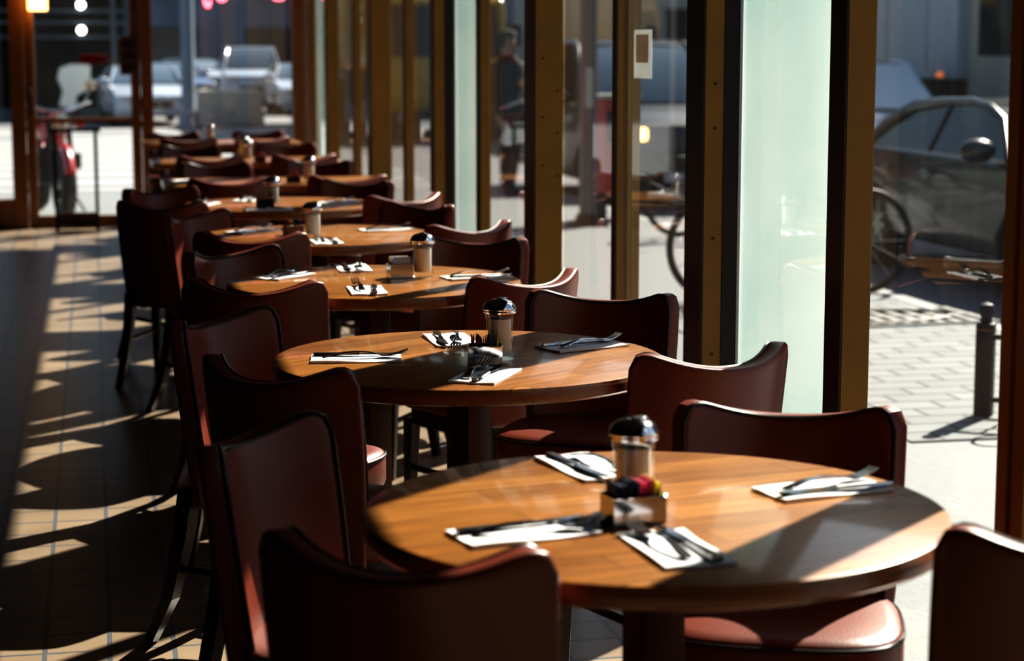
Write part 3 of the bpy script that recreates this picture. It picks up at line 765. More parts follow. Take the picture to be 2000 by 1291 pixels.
NP = [(0, .798, 3.204, 191.3, 'back left'), (0, 1.127, 2.959, -76.8, 'right'), (0, .596, 2.773, -77.4, 'left'), (0, .786, 2.637, 4.2, 'front'),
      (1, .833, 4.716, 181, 'back left'), (1, 1.122, 4.555, -67.8, 'right'), (1, .57, 4.471, -97.7, 'left'), (1, .813, 4.175, -28.5, 'front'),
      (2, .768, 5.759, -2.6, 'front'), (2, .805, 6.37, 179.6, 'back left'), (2, 1.146, 6.037, -76.5, 'right'), (2, .565, 6.19, -40, 'left'),
      (3, .822, 7.28, .9, 'front'), (3, 1.108, 7.726, -72.6, 'right'), (3, .589, 7.755, -51.8, 'left'),
      (4, .745, 8.805, 88, 'front'), (4, 1.102, 9.192, -49.9, 'right'), (4, .475, 9.2, -21.8, 'left'), (4, .701, 9.42, -21.3, 'back')]
CUT = {(0, 'back left'): (-.022, 9, .022, 3), (0, 'right'): (-.012, 8, .028, -2), (0, 'left'): (.012, -12, -.026, 3), (0, 'front'): (-.018, 5, .022, 4),
       (1, 'back left'): (-.012, -9, .026, -4), (1, 'right'): (.005, 9, -.03, -2), (1, 'left'): (.012, 4, -.028, -1), (1, 'front'): (-.026, 3, .004, 1), (2, 'front'): (-.02, 2, .02, -4)}
for ti, x, y, rz, pl in NP:
    def put(me, name, dx, dy, dz, da, mat, label, cat, group):
        global me_n, me_f, me_k
        o = bpy.data.objects.new(name, me); C.objects.link(o)
        p = Matrix.Rotation(R(rz), 4, 'Z') @ Vector((dx, dy, 0))
        o.location = (x + p.x, y + p.y, .75 + dz); o.rotation_euler = (0, 0, R(rz + da)); tag(o, label, cat, group)
    if me_n is None: me_n = mesh('napkin', napkin_bm(), M['napkin']); me_f = mesh('fork', fork_bm(), M['steel']); me_k = mesh('table_knife', knife_bm(), M['steel'])
    w_ = 'at the %s of the %s' % (pl, TN[ti])
    fx, fa, kx, ka = CUT.get((ti, pl), (-.02, random.uniform(-6, 6), .022, random.uniform(-4, 4)))
    put(me_n, 'napkin', 0, 0, .0002, 0, None, 'folded white paper napkin ' + w_, 'napkin', 'folded napkins')
    put(me_f, 'fork', fx, .018 if (ti, pl) != (2, 'front') else .05, .0072, fa, None, 'steel fork on the napkin ' + w_, 'fork', 'forks')
    put(me_k, 'table_knife', kx, .008 if (ti, pl) != (2, 'front') else -.01, .0066, ka, None, 'steel table knife on the napkin ' + w_, 'knife', 'table knives')
o = bpy.data.objects.new('napkin', me_n); C.objects.link(o); o.location = (.47, 10.9, .7502); o.rotation_euler = (0, 0, R(-40)); tag(o, 'white paper napkin at the left end of the nearest rectangular table', 'napkin', 'folded napkins')

# ------------------------------------------------------------------ outside: ground
GZ, RZ = -.10, -.22
bm = newbm(); mm(bm, 1.78, 4.9, -6, 22.5, GZ - .3, GZ); mm(bm, -9, 1.78, YB + .1, 22.5, GZ - .3, GZ)
struct('sidewalk', bm, M['sidewalk'], label='pale sunlit concrete sidewalk outside the windows')
bm = newbm(); mm(bm, 4.9, 5.02, -6, 22.6, RZ - .2, GZ + .004); mm(bm, -9, 4.9, 22.5, 22.62, RZ - .2, GZ + .004)
struct('curb', bm, M['curb'], label='stone curb between the sidewalk and the street')
bm = newbm(); mm(bm, -60, 60, -20, 140, RZ - .3, RZ)
struct('street', bm, M['road'], label='grey street with white crosswalk bars beyond the end door')
bm = newbm(); mm(bm, 3.15, 4.88, 7.3, 11.6, GZ - .05, GZ + .006); struct('paving', bm, M['cobble'], label='grey cobble paving beside the street tree pit')
# tree grate
t = thing('tree_grate', 'pale slotted metal tree grate set in the cobble paving', 'grate', (4.25, 10.75, GZ + .006), R(4))
bm = newbm()
for i in range(15): mm(bm, -.75 + i * .105, -.705 + i * .105, -.30, .30, 0, .014)
for y in (-.32, 0, .30): mm(bm, -.78, .78, y, y + .03, .0, .013)
obj('grating', bm, M['concrete'], t, smooth=False)
bm = newbm(); ring = [(.62 * math.cos(a * PI / 20), .26 * math.sin(a * PI / 20), .016) for a in range(40)]; tube(bm, ring, .012, 6, closed=True); obj('ring', bm, M['iron'], t)
# low iron guard fence
t = thing('tree_guard', 'low black iron fence post with scrolled rails on the sidewalk', 'fence', (3.68, 7.78, GZ + .006), R(-35))
bm = newbm(); box(bm, (0, 0, .2), (.075, .075, .4)); bevel_sharp(bm, .006, 2); p_ = obj('post', bm, M['iron'], t)
bm = newbm(); lathe(bm, [(.02, .40), (.03, .41), (.022, .42), (.034, .44), (.036, .455), (.026, .478), (0, .488)], 16); obj('finial', bm, M['iron'], p_)
for z in (.06, .33):
    bm = newbm(); mm(bm, .03, .95, -.011, .011, z, z + .022); obj('rail', bm, M['iron'], t, smooth=False)
for i in range(4):
    bm = newbm(); cx = .14 + i * .22
    tube(bm, [(cx + (.004 * math.cos(q * .9)), .004 * math.sin(q * .9), .08 + q * .0105) for q in range(25)], .008, 6); obj('baluster', bm, M['iron'], t)
for i in range(4):
    bm = newbm(); cx = .25 + i * .22
    tube(bm, [(cx + .085 * math.cos(q * PI / 12), 0, .43 + .085 * math.sin(q * PI / 12)) for q in range(24)], .008, 6, closed=True); obj('scroll', bm, M['iron'], t)
bm = newbm(); mm(bm, .92, .97, -.03, .03, 0, .4); obj('end_post', bm, M['iron'], t, smooth=False)

# ------------------------------------------------------------------ vehicles
def wheel(t, x, y, r, wd, s):
    bm = newbm(); h = wd / 2
    lathe(bm, [(r * .66, -h), (r * .9, -h), (r * .985, -h * .7), (r, 0), (r * .985, h * .7), (r * .9, h), (r * .66, h), (r * .66, -h)], 28, 'Y')
    w = obj('wheel', bm, M['tyre'], t); w.location = (x, y, r)
    bm = newbm(); 
    lathe(bm, [(r * .66, 0), (r * .6, s * h * .5), (r * .58, s * h * .3)], 28, 'Y')
    lathe(bm, [(0, s * h * .6), (r * .14, s * h * .6), (r * .16, 0)], 14, 'Y')
    for a in range(7):
        q = Matrix.Rotation(a * 2 * PI / 7, 4, 'Y'); box(bm, q @ Vector((0, s * h * .42, r * .36)), (r * .14, h * .3, r * .5), q.to_3x3())
    obj('rim', bm, M['rim'], w)
def arch(cx, r, z0, n=8, rev=False):
    a = [(cx + r * math.cos(PI - k * PI / n), z0 + r * math.sin(PI - k * PI / n)) for k in range(n + 1)]
    return a
def make_car(name, label, loc, rz, body, suv=False, Ln=4.5, W=1.78, glass='car_glass', lights='rim', seats=False, lamp_on=False, group=None, roof_h=None, front_glass='blue_glass'):
    t = thing(name, label, 'car', loc, rz, group)
    h = Ln / 2; wb = Ln * .29; wr = .33 if not suv else .37; rr = wr + .06
    belt = .92 if not suv else 1.08; roof = roof_h or (1.31 if not suv else 1.76)
    hood = .80 if not suv else 1.0
    prof = [(-h + .12, .24)] + arch(-wb - .02, rr, .26) + arch(wb + .06, rr, .26) + [(h - .1, .22), (h - .02, .36), (h, .52), (h - .05, hood - .12), (h - .22, hood - .04), (h * .42, belt - .01), (h * .36, belt), (-h * .70, belt + .02)]
    prof += ([(-h + .18, belt + .01), (-h + .03, belt - .08)] if not suv else [(-h + .06, belt + .02), (-h + .02, belt - .1)]) + [(-h, .6), (-h + .04, .34)]
    bm = newbm(); A, B = prism(bm, prof, -W / 2, W / 2)
    for v in bm.verts:
        x, z = v.co.x, v.co.z
        k = 1 - .10 * max(0, (abs(x) - h * .62) / (h * .38)) ** 2
        if z > belt - .06: k *= .95
        if z < .3: k *= .965
        v.co.y *= k
    bevel_sharp(bm, .035, 3, 50); obj('body', bm, M[body], t)
    # greenhouse: curved roof line from the rear glass to the windshield
    if suv: rl = [(-h + .07, belt), (-h + .12, belt + .35), (-h + .25, roof - .04), (-h * .5, roof), (-.1, roof), (h * .04, roof - .05), (h * .22, belt + .38), (h * .38, belt)]
    else: rl = [(-h * .76, belt), (-h * .62, belt + .19), (-h * .45, belt + .33), (-h * .22, roof - .015), (0, roof), (h * .14, roof - .035), (h * .28, belt + .27), (h * .44, belt)]
    yb, yt = W / 2 - .07, W / 2 - .25
    def g(z): return yb + (yt - yb) * (z - belt) / (roof - belt)
    i0, i1 = 2, 5
    bm = newbm(); rows = []
    for x, z in rl[i0:i1 + 1]: rows.append([bm.verts.new((x, yy * (g(z) + .01), z + .03 - .03 * yy * yy)) for yy in (-1, -.6, 0, .6, 1)])
    for a, b in zip(rows, rows[1:]):
        for k in range(4): quad(bm, (a[k], a[k + 1], b[k + 1], b[k]))
    bmesh.ops.solidify(bm, geom=bm.faces[:], thickness=.04); obj('roof', bm, M[body], t)
    fb, rb = rl[-1][0], rl[0][0]
    for s in (-1, 1):
        bm = newbm()
        tube(bm, [(x, s * g(z), z) for x, z in rl], [.03, .045, .045, .03, .03, .03, .028, .028], 8)
        obj('roof_rail', bm, M[body], t)
        bm = newbm()
        for xm in ([-h * .16] if not suv else [-h * .2, -h * .62]): tube(bm, [(xm - .04, s * (g(belt) - .02), belt - .02), (xm, s * (g(roof) - .01), roof - .03)], .03, 6)
        obj('pillar', bm, M['iron'], t)
        bm = newbm(); v = [bm.verts.new((x, s * (g(z) - .012), z)) for x, z in rl]; bm.faces.new(v)
        obj('side_window', bm, M[glass], t, smooth=False)
        bm = newbm(); mm(bm, rb, fb, s * (g(belt) + .004) - .006, s * (g(belt) + .004) + .006, belt - .012, belt + .012); obj('window_trim', bm, M['aluminium'], t, smooth=False)
        bm = newbm(); bmesh.ops.create_uvsphere(bm, u_segments=16, v_segments=10, radius=1, matrix=Matrix.Translation((fb - .2, s * (W / 2 + .07), belt + .07)) @ Matrix.Diagonal((.085, .13, .085, 1))); obj('mirror', bm, M[body], t)
        bm = newbm(); box(bm, (h - .065, s * (W / 2 - .33), hood - .2), (.12, .30, .14)); bevel_sharp(bm, .03, 2); obj('headlight', bm, M['amber'] if lamp_on else M[lights], t)
        bm = newbm(); box(bm, (-h + .045, s * (W / 2 - .30), belt - .2), (.10, .26, .14)); bevel_sharp(bm, .02, 2); obj('tail_light', bm, M['red_light'], t)
        for xx in (-wb - .02, wb + .06): wheel(t, xx, s * (W / 2 - .12), wr, .2, s)
        for xx in (-h * .12, -h * .46):
            bm = newbm(); box(bm, (xx, s * (W / 2 - .02), belt - .13), (.17, .04, .025)); bevel_sharp(bm, .008, 1); obj('door_handle', bm, M[body], t)
    for nm, pts in (('windshield', rl[i1:]), ('rear_window', rl[:i0 + 1])):
        bm = newbm(); P = None
        for x, z in pts:
            q = [bm.verts.new((x, yy * (g(z) - .01), z + .02 - .02 * yy * yy)) for yy in (-1, 0, 1)]
            if P: quad(bm, (P[0], P[1], q[1], q[0])); quad(bm, (P[1], P[2], q[2], q[1]))
            P = q
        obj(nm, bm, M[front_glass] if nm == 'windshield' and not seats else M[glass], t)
    bm = newbm(); mm(bm, rb + .25, fb - .25, -yb + .06, yb - .06, belt - .01, belt + .012); obj('cabin_floor', bm, M['seat_dark'], t, smooth=False)
    bm = newbm(); mm(bm, h - .03, h + .015, -.45, .45, .42, .58); bevel_sharp(bm, .015, 2); obj('grille', bm, M['iron'], t)
    bm = newbm(); mm(bm, h - .01, h + .022, -.24, .24, .30, .40); obj('plate', bm, M['plate'], t, smooth=False)
    if seats:
        for x_, y_ in ((.1, -.37), (.1, .37), (-.85, -.37), (-.85, .37)):
            bm = newbm(); box(bm, (x_ - .2, y_, .86), (.16, .46, .5), Matrix.Rotation(-.25, 3, 'Y')); bevel_sharp(bm, .05, 3)
            s_ = obj('car_seat', bm, M['seat_dark'], t); bm = newbm(); box(bm, (x_ - .27, y_, 1.17), (.09, .26, .16)); bevel_sharp(bm, .03, 3); obj('headrest', bm, M['seat_dark'], s_)
    return t
make_car('sedan', 'dark grey sedan parked at the curb outside the nearest clear window', (6.85, 13.45, RZ), R(-90), 'grey_paint', seats=True, Ln=4.4)
make_car('sedan', 'white car with a sloping windshield coloured pale for glare beyond the grey sedan', (9.75, 24.9, RZ), R(-90), 'white_paint', glass='blue_glass', roof_h=1.52, front_glass='painted_glare_glass')
make_car('sedan', 'white car whose roof shows above the grey sedan', (10.35, 18.6, RZ), R(-90), 'white_paint', glass='dark_glass')
make_car('suv', 'navy blue car with a lit orange headlight behind the bicycles', (6.05, 22.3, RZ), R(-90), 'navy_paint', suv=True, glass='dark_glass', lamp_on=True)
make_car('suv', 'pale blue white car facing us beyond the concrete barrier', (4.9, 64, RZ), R(-92), 'ice_paint', suv=True, glass='blue_glass', W=1.9)
make_car('sedan', 'pale roofed car behind the right side of the end window', (5.5, 54, RZ), R(-90), 'ice_paint', glass='blue_glass')
make_car('sedan', 'blue white car at the left of the end window', (1.1, 46.8, RZ), R(-86), 'ice_paint', glass='blue_glass')
make_car('sedan', 'farther blue car left of the end window pole', (2.2, 62, RZ), R(-75), 'blue_paint', glass='blue_glass')
make_car('sedan', 'white car between the pole and the barrier', (3.9, 80, RZ), R(-60), 'ice_paint', glass='blue_glass')
make_car('sedan', 'dark car on the far street beyond the narrow frosted panel', (9.2, 31.5, RZ), R(-90), 'grey_paint', glass='dark_glass')

def make_truck(name, label, loc, rz, box_mat, cab_mat, Lb=9, W=2.45, Hb=2.5, zb=1.28):
    """x forward; box behind the cab"""
    t = thing(name, label, 'truck', loc, rz)
    bm = newbm(); mm(bm, -Lb, 0, -W / 2, W / 2, zb, zb + Hb); bevel_sharp(bm, .04, 2); b = obj('cargo_box', bm, M[box_mat], t)
    for s in (-1, 1):
        for i in range(int(Lb / 1.4)):
            bm = newbm(); mm(bm, -Lb + .7 + i * 1.4, -Lb + .73 + i * 1.4, s * (W / 2 + .006) - .006, s * (W / 2 + .006) + .006, zb + .1, zb + Hb - .1)
            obj('side_rib', bm, M['aluminium'], b, smooth=False)
        for i in range(5):
            bm = newbm(); box(bm, (-Lb + .5 + i * (Lb - 1) / 4, s * (W / 2 + .012), zb + .06), (.16, .03, .06)); obj('marker_light', bm, M['orange_light'], t, smooth=False)
        for xx in ((-Lb + 1.2, -Lb + 2.3, 1.35)): wheel(t, xx, s * (W / 2 - .2), .5, .32, s)
    bm = newbm(); mm(bm, -Lb + .1, 1.9, -.5, .5, .6, zb - .02); obj('chassis', bm, M['iron'], t, smooth=False)
    cab = [(.15, .55), (2.1, .55), (2.2, 1.0), (2.15, 1.5), (1.85, 2.55), (1.5, 2.8), (.15, 2.85)]
    bm = newbm(); prism(bm, cab, -W / 2 + .08, W / 2 - .08); bevel_sharp(bm, .08, 3, 35); obj('cab', bm, M[cab_mat], t)
    for s in (-1, 1):
        bm = newbm(); v = [bm.verts.new((x, s * (W / 2 - .07), z)) for x, z in ((.5, 1.6), (1.9, 1.6), (1.62, 2.45), (.5, 2.5))]; bm.faces.new(v); obj('side_window', bm, M['dark_glass'], t, smooth=False)
        bm = newbm(); box(bm, (2.0, s * (W / 2 + .1), 1.95), (.12, .2, .42)); bevel_sharp(bm, .03, 2); obj('mirror', bm, M['iron'], t)
    bm = newbm(); v = [bm.verts.new(p) for p in ((2.165, -W / 2 + .22, 1.55), (2.165, W / 2 - .22, 1.55), (1.87, W / 2 - .25, 2.5), (1.87, -W / 2 + .25, 2.5))]; bm.faces.new(v); obj('windshield', bm, M['dark_glass'], t, smooth=False)
    return t
make_truck('truck', 'big grey box truck with a beige cab across the street', (12.45, 24.9, RZ), R(-90), 'truck_box', 'truck_cab', Lb=11.5)
make_truck('truck', 'second grey box truck parked farther along the street', (12.45, 41.5, RZ), R(-90), 'truck_box', 'truck_cab', Lb=12)
make_truck('truck', 'yellow box truck seen through the far folding doors', (6.35, 33.8 + 4.6, RZ), R(-90), 'yellow_paint', 'yellow_paint', Lb=9)

# bicycles
def make_bike(name, label, loc, rz):
    t = thing(name, label, 'bicycle', loc, rz, 'bicycles at the curb')
    r = .34
    for x in (0, -1.03):
        bm = newbm(); tube(bm, [(x + (r - .017) * math.cos(a * PI / 24), 0, r + (r - .017) * math.sin(a * PI / 24)) for a in range(48)], .017, 8, closed=True); w = obj('wheel', bm, M['tyre'], t)
        bm = newbm(); tube(bm, [(x + (r - .04) * math.cos(a * PI / 24), 0, r + (r - .04) * math.sin(a * PI / 24)) for a in range(48)], .009, 6, closed=True); obj('rim', bm, M['iron'], w)
        bm = newbm()
        for k in range(14): a = k * PI / 7; tube(bm, [(x, .02 * (-1) ** k, r), (x + (r - .04) * math.cos(a), 0, r + (r - .04) * math.sin(a))], .0022, 4)
        lathe(bm, [(0, -.04), (.022, -.04), (.022, .04), (0, .04)], 12, 'Y', (x, 0, r)); obj('spokes', bm, M['aluminium'], w)
    bm = newbm()
    bb, st, hd, rh, fh = (-.60, 0, .29), (-.72, 0, .80), (-.17, 0, .84), (-1.03, 0, r), (0, 0, r)
    for p, q, rr in ((bb, st, .016), (bb, (-.16, 0, .74), .019), (st, hd, .016), ((-.16, 0, .72), (-.19, 0, .93), .018)): tube(bm, [p, q], rr, 8)
    for s in (-.045, .045): tube(bm, [rh[:1] + (s,) + rh[2:], (-.62, s * .6, .30)], .009, 6); tube(bm, [rh[:1] + (s,) + rh[2:], (-.72, s * .5, .78)], .008, 6); tube(bm, [(0, s, r), (-.07, s, .58), (-.155, s * .7, .72)], .011, 6); 
    obj('frame', bm, M['iron'], t)
    bm = newbm(); tube(bm, [(-.19, 0, .93), (-.20, 0, 1.0)], .013, 8); tube(bm, [(-.30, -.29, 1.03), (-.22, -.25, 1.03), (-.18, 0, 1.0), (-.22, .25, 1.03), (-.30, .29, 1.03)], .012, 8); obj('handlebar', bm, M['iron'], t)
    bm = newbm(); tube(bm, [(-.72, 0, .8), (-.745, 0, .93)], .012, 8); obj('seat_post', bm, M['aluminium'], t)
    bm = newbm(); lathe(bm, [(0, -.02), (.07, -.018), (.075, 0), (.06, .022), (0, .03)], 16, 'Z', (-.80, 0, .95)); tube(bm, [(-.80, 0, .95), (-.66, 0, .955), (-.60, 0, .95)], [.05, .025, .015], 8); obj('saddle', bm, M['iron'], t)
    bm = newbm(); lathe(bm, [(0, -.012), (.09, -.01), (.09, .01), (0, .012)], 20, 'Y', (-.60, -.05, .29)); tube(bm, [(-.60, -.08, .29), (-.55, -.08, .13)], .009, 6); tube(bm, [(-.60, .08, .29), (-.65, .08, .45)], .009, 6); obj('crank', bm, M['iron'], t)
    return t
make_bike('bicycle', 'black bicycle by the grey sedan, its wheel in the near window', (4.80, 11.95, GZ), R(6))
make_bike('bicycle', 'black bicycle left of the dark post before the navy car', (4.78, 16.0, GZ), R(184))

# motorcycle outside the end door, seen end on
t = thing('motorcycle', 'red motorcycle parked on the sidewalk outside the end door', 'motorcycle', (-.42, 19.6, GZ), R(-78))
for x in (.62, -.62):
    bm = newbm(); lathe(bm, [(.2, -.06), (.28, -.065), (.31, -.03), (.315, 0), (.31, .03), (.28, .065), (.2, .06), (.2, -.06)], 28, 'Y', (x, 0, .315)); wq = obj('wheel', bm, M['tyre'], t)
    bm = newbm(); lathe(bm, [(0, -.05), (.05, -.05), (.06, 0), (.05, .05), (0, .05)], 16, 'Y', (x, 0, .315))
    for k in range(6): a = k * PI / 3; tube(bm, [(x, 0, .315), (x + .21 * math.cos(a), 0, .315 + .21 * math.sin(a))], .012, 6)
    obj('hub', bm, M['rim'], wq)
    bm = newbm(); tube(bm, [(x + .34 * math.cos(R(a)), 0, .315 + .34 * math.sin(R(a))) for a in range(20, 161, 20)], .055, 8); obj('fender', bm, M['red_paint'], t)
bm = newbm(); lathe(bm, [(0, -.22), (.09, -.19), (.14, -.05), (.15, .08), (.09, .2), (0, .23)], 16, 'X', (.12, 0, .80)); obj('tank', bm, M['red_paint'], t)
bm = newbm(); box(bm, (-.33, 0, .78), (.6, .24, .10)); bevel_sharp(bm, .04, 3); obj('saddle', bm, M['iron'], t)
bm = newbm(); box(bm, (.0, 0, .46), (.42, .30, .34)); bevel_sharp(bm, .05, 2); box(bm, (.06, .2, .5), (.2, .12, .14)); box(bm, (.06, -.2, .5), (.2, .12, .14)); obj('engine', bm, M['iron'], t)
bm = newbm(); tube(bm, [(-.62, .12, .32), (-.1, .1, .45), (.3, .05, .75), (.38, 0, .9)], .025, 8); tube(bm, [(-.62, -.12, .32), (-.1, -.1, .45), (.3, -.05, .75)], .025, 8); obj('frame', bm, M['iron'], t)
bm = newbm(); 
for s in (-.09, .09): tube(bm, [(.62, s, .315), (.40, s, .95)], .025, 8)
obj('fork', bm, M['iron'], t)
bm = newbm(); tube(bm, [(.15, -.36, 1.06), (.28, -.3, 1.06), (.38, -.08, .98), (.38, .08, .98), (.28, .3, 1.06), (.15, .36, 1.06)], .016, 8); hb = obj('handlebar', bm, M['chrome'], t)
for s in (-1, 1):
    bm = newbm(); tube(bm, [(.3, s * .28, 1.07), (.32, s * .33, 1.2)], .007, 6); lathe(bm, [(0, -.012), (.055, -.01), (.06, .006), (0, .012)], 16, 'X', (.32, s * .34, 1.23)); obj('mirror', bm, M['chrome'], hb)
bm = newbm(); lathe(bm, [(0, -.1), (.06, -.09), (.09, -.02), (.09, .03), (0, .045)], 20, 'X', (.5, 0, .88)); obj('headlight', bm, M['chrome'], t)
for s in (-1, 1):
    bm = newbm(); lathe(bm, [(0, -.04), (.035, -.03), (.04, .02), (0, .03)], 12, 'X', (.42, s * .2, .86)); obj('turn_signal', bm, M['red_light'], t)
bm = newbm(); tube(bm, [(.2, -.17, .3), (-.2, -.2, .26), (-.75, -.2, .34)], [.025, .035, .04], 10); obj('exhaust', bm, M['chrome'], t)
bm = newbm(); tube(bm, [(-.05, .15, .30), (-.12, .34, .0)], .012, 6); obj('kickstand', bm, M['iron'], t)

# street furniture
t = thing('sign_post', 'grey street sign post with pink stripes on a dark base plate', 'post', (4.28, 17.2, GZ))
bm = newbm(); mm(bm, -.065, .065, -.05, .05, 0, 3.2); p_ = obj('pole', bm, M['sign_grey'], t, smooth=False)
for sx in (-.055, .055):
    bm = newbm(); mm(bm, sx - .008, sx + .008, -.056, -.051, .7, 3.1); obj('stripe', bm, M['pink_stripe'], p_, smooth=False)
bm = newbm(); box(bm, (0, 0, .02), (.34, .3, .04), taper=(.8, .8)); box(bm, (0, 0, .07), (.2, .17, .07), taper=(.8, .8)); obj('base_plate', bm, M['rust'], t, smooth=False)
bm = newbm(); mm(bm, -.04, .03, -.056, -.0505, 1.05, 1.4); obj('notice', bm, M['plate'], t, smooth=False)
t = thing('newspaper_box', 'red street box behind the striped sign post', 'box', (4.68, 17.85, GZ), R(10))
bm = newbm(); box(bm, (0, 0, .68), (.34, .34, .86)); bevel_sharp(bm, .02, 2); obj('cabinet', bm, M['red_box'], t)
bm = newbm(); mm(bm, -.14, .14, -.195, -.192, .72, 1.0); obj('window', bm, M['dark_glass'], t, smooth=False)
bm = newbm(); box(bm, (0, 0, 1.13), (.42, .4, .04)); obj('lid', bm, M['truck_cab'], t, smooth=False)
for sx in (-.15, .15):
    bm = newbm(); mm(bm, sx - .02, sx + .02, -.15, .15, 0, .26); obj('leg', bm, M['iron'], t, smooth=False)
t = thing('concrete_barrier', 'pale rounded concrete barrier with a painted sunlit top beyond the crossing', 'barrier', (2.95, 44.8, RZ))
bm = newbm(); prism(bm, [(-.75, 0), (.75, 0), (.70, .55), (.62, .72), (.5, .8), (-.66, .8), (-.72, .72)], -.35, .35); bevel_sharp(bm, .05, 3, 30); obj('block', bm, M['concrete'], t)
bm = newbm(); mm(bm, -.68, .66, -.30, .30, .795, .803); obj('cap', bm, M['white_sun_glow'], t, smooth=False)  # thin glowing white slab paints the block's top as sunlit
t = thing('street_pole', 'tall blue grey pole beyond the end window', 'post', (1.97, 43, RZ))
bm = newbm(); lathe(bm, [(.22, 0), (.22, .3), (.15, .4), (.14, 7.0), (0, 7.02)], 20); obj('shaft', bm, M['pole'], t)
bm = newbm(); lathe(bm, [(.28, 0), (.3, .02), (.28, .12), (.225, .13)], 20); obj('base', bm, M['pole'], t)
# poster taped on the window pane
t = thing('poster', 'small framed picture poster taped on the clear pane by the slim mullion', 'poster', (XG - .002, 6.22, 1.36))
bm = newbm(); mm(bm, -.0012, 0, -.10, .10, 0, .155); obj('sheet', bm, M['poster'], t, smooth=False)
bm = newbm(); mm(bm, -.0016, -.0014, -.075, .075, .05, .14); obj('picture', bm, M['poster_art'], t, smooth=False)

# pedestrian in dark clothes: one skinned body
def person(label, loc, rz):
    J = [((0, 0, .92), .135), ((0, 0, 1.10), .125), ((0, .0, 1.30), .15), ((0, -.01, 1.43), .10), ((0, 0, 1.50), .055), ((0, .012, 1.57), .075), ((0, .015, 1.66), .088), ((0, .01, 1.73), .06)]
    E = [(i, i + 1) for i in range(7)]
    def chain(root, pts):
        p = root
        for q, r in pts: J.append((q, r)); E.append((p, len(J) - 1)); p = len(J) - 1
        return p
    for s in (-1, 1):
        chain(0, [((s * .095, .01, .86), .095), ((s * .10, .03 + s * .05, .50), .062), ((s * .10, -.02 + s * .09, .10), .042), ((s * .10, .0 + s * .09, .045), .04), ((s * .105, .15 + s * .09, .03), .032)])
        h = chain(2, [((s * .17, -.01, 1.40), .062), ((s * .22, -.03, 1.13), .046), ((s * .20, .08, .90), .032), ((s * .195, .10, .85), .028), ((s * .19, .12, .80), .026)])
        for k in range(4): chain(h, [((s * .19 , .105 + k * .014, .765), .0085), ((s * .185, .11 + k * .014, .73 - .005 * (k in (1, 2))), .0075)])
        chain(h - 1, [((s * .175, .145, .82), .010), ((s * .17, .155, .785), .008)])
    me = bpy.data.meshes.new('body'); me.from_pydata([j[0] for j in J], E, []); o = bpy.data.objects.new('person', me); C.objects.link(o)
    sk = o.modifiers.new('skin', 'SKIN'); sk.use_smooth_shade = True
    for v, j in zip(me.skin_vertices[0].data, J): v.radius = (j[1], j[1] * (.78 if j[1] > .1 else 1))
    me.skin_vertices[0].data[0].use_root = True
    o.modifiers.new('sub', 'SUBSURF').levels = 2; o.modifiers['sub'].render_levels = 2
    dg = bpy.context.evaluated_depsgraph_get(); dg.update()
    nm = bpy.data.meshes.new_from_object(o.evaluated_get(dg)); o.modifiers.clear(); o.data = nm
    nm.materials.clear()
    for m in ('skin', 'trouser', 'coat', 'iron'): nm.materials.append(M[m])
    for p in nm.polygons:
        z = p.center.z; ax = abs(p.center.x)
        p.material_index = 3 if z < .085 else 0 if (z > 1.49 or (ax > .155 and z < .87)) else 1 if z < .9 and ax < .155 else 2
    o.location = loc; o.rotation_euler = (0, 0, rz); tag(o, label, 'person')
    bm = newbm(); n = 24; prev = None
    for z, rx, ry in ((.62, .215, .17), (.8, .205, .165), (1.0, .185, .145), (1.2, .2, .15), (1.38, .2, .13), (1.45, .12, .1), (1.49, .075, .075)):
        cur = [bm.verts.new((rx * math.cos(2 * PI * k / n), ry * math.sin(2 * PI * k / n), z)) for k in range(n)]
        if prev:
            for k in range(n): quad(bm, (prev[k], prev[(k + 1) % n], cur[(k + 1) % n], cur[k]))
        prev = cur
    obj('coat', bm, M['coat'], o)
    bm = newbm(); lathe(bm, [(.088, 1.58), (.1, 1.64), (.098, 1.70), (.075, 1.75), (0, 1.772)], 20, c=(0, -.006, 0)); 
    bmesh.ops.delete(bm, geom=[f for f in bm.faces if f.calc_center_median().y > .055 and f.calc_center_median().z < 1.69], context='FACES'); obj('hair', bm, M['hair'], o)
    bm = newbm(); tube(bm, [(0, .09, 1.665), (0, .112, 1.635), (0, .095, 1.625)], [.008, .014, .01], 8); obj('nose', bm, M['skin'], o)
    for s in (-1, 1):
        bm = newbm(); bmesh.ops.create_uvsphere(bm, u_segments=10, v_segments=8, radius=.011, matrix=Matrix.Translation((s * .033, .088, 1.665))); obj('eye', bm, M['iron'], o)
        bm = newbm(); bmesh.ops.create_uvsphere(bm, u_segments=10, v_segments=8, radius=.026, matrix=Matrix.Translation((s * .088, .0, 1.655)) @ Matrix.Diagonal((.4, .7, 1.2, 1))); obj('ear', bm, M['skin'], o)
    bm = newbm(); tube(bm, [(-.024, .088, 1.60), (0, .096, 1.598), (.024, .088, 1.60)], .006, 6); obj('mouth', bm, M['red_light'], o)
    bm = newbm(); box(bm, (0, -.20, 1.22), (.30, .14, .42)); bevel_sharp(bm, .05, 3); obj('backpack', bm, M['iron'], o)
    return o
person('person in a long black coat standing on the sidewalk with a dark backpack', (4.35, 21.0, GZ), R(200))

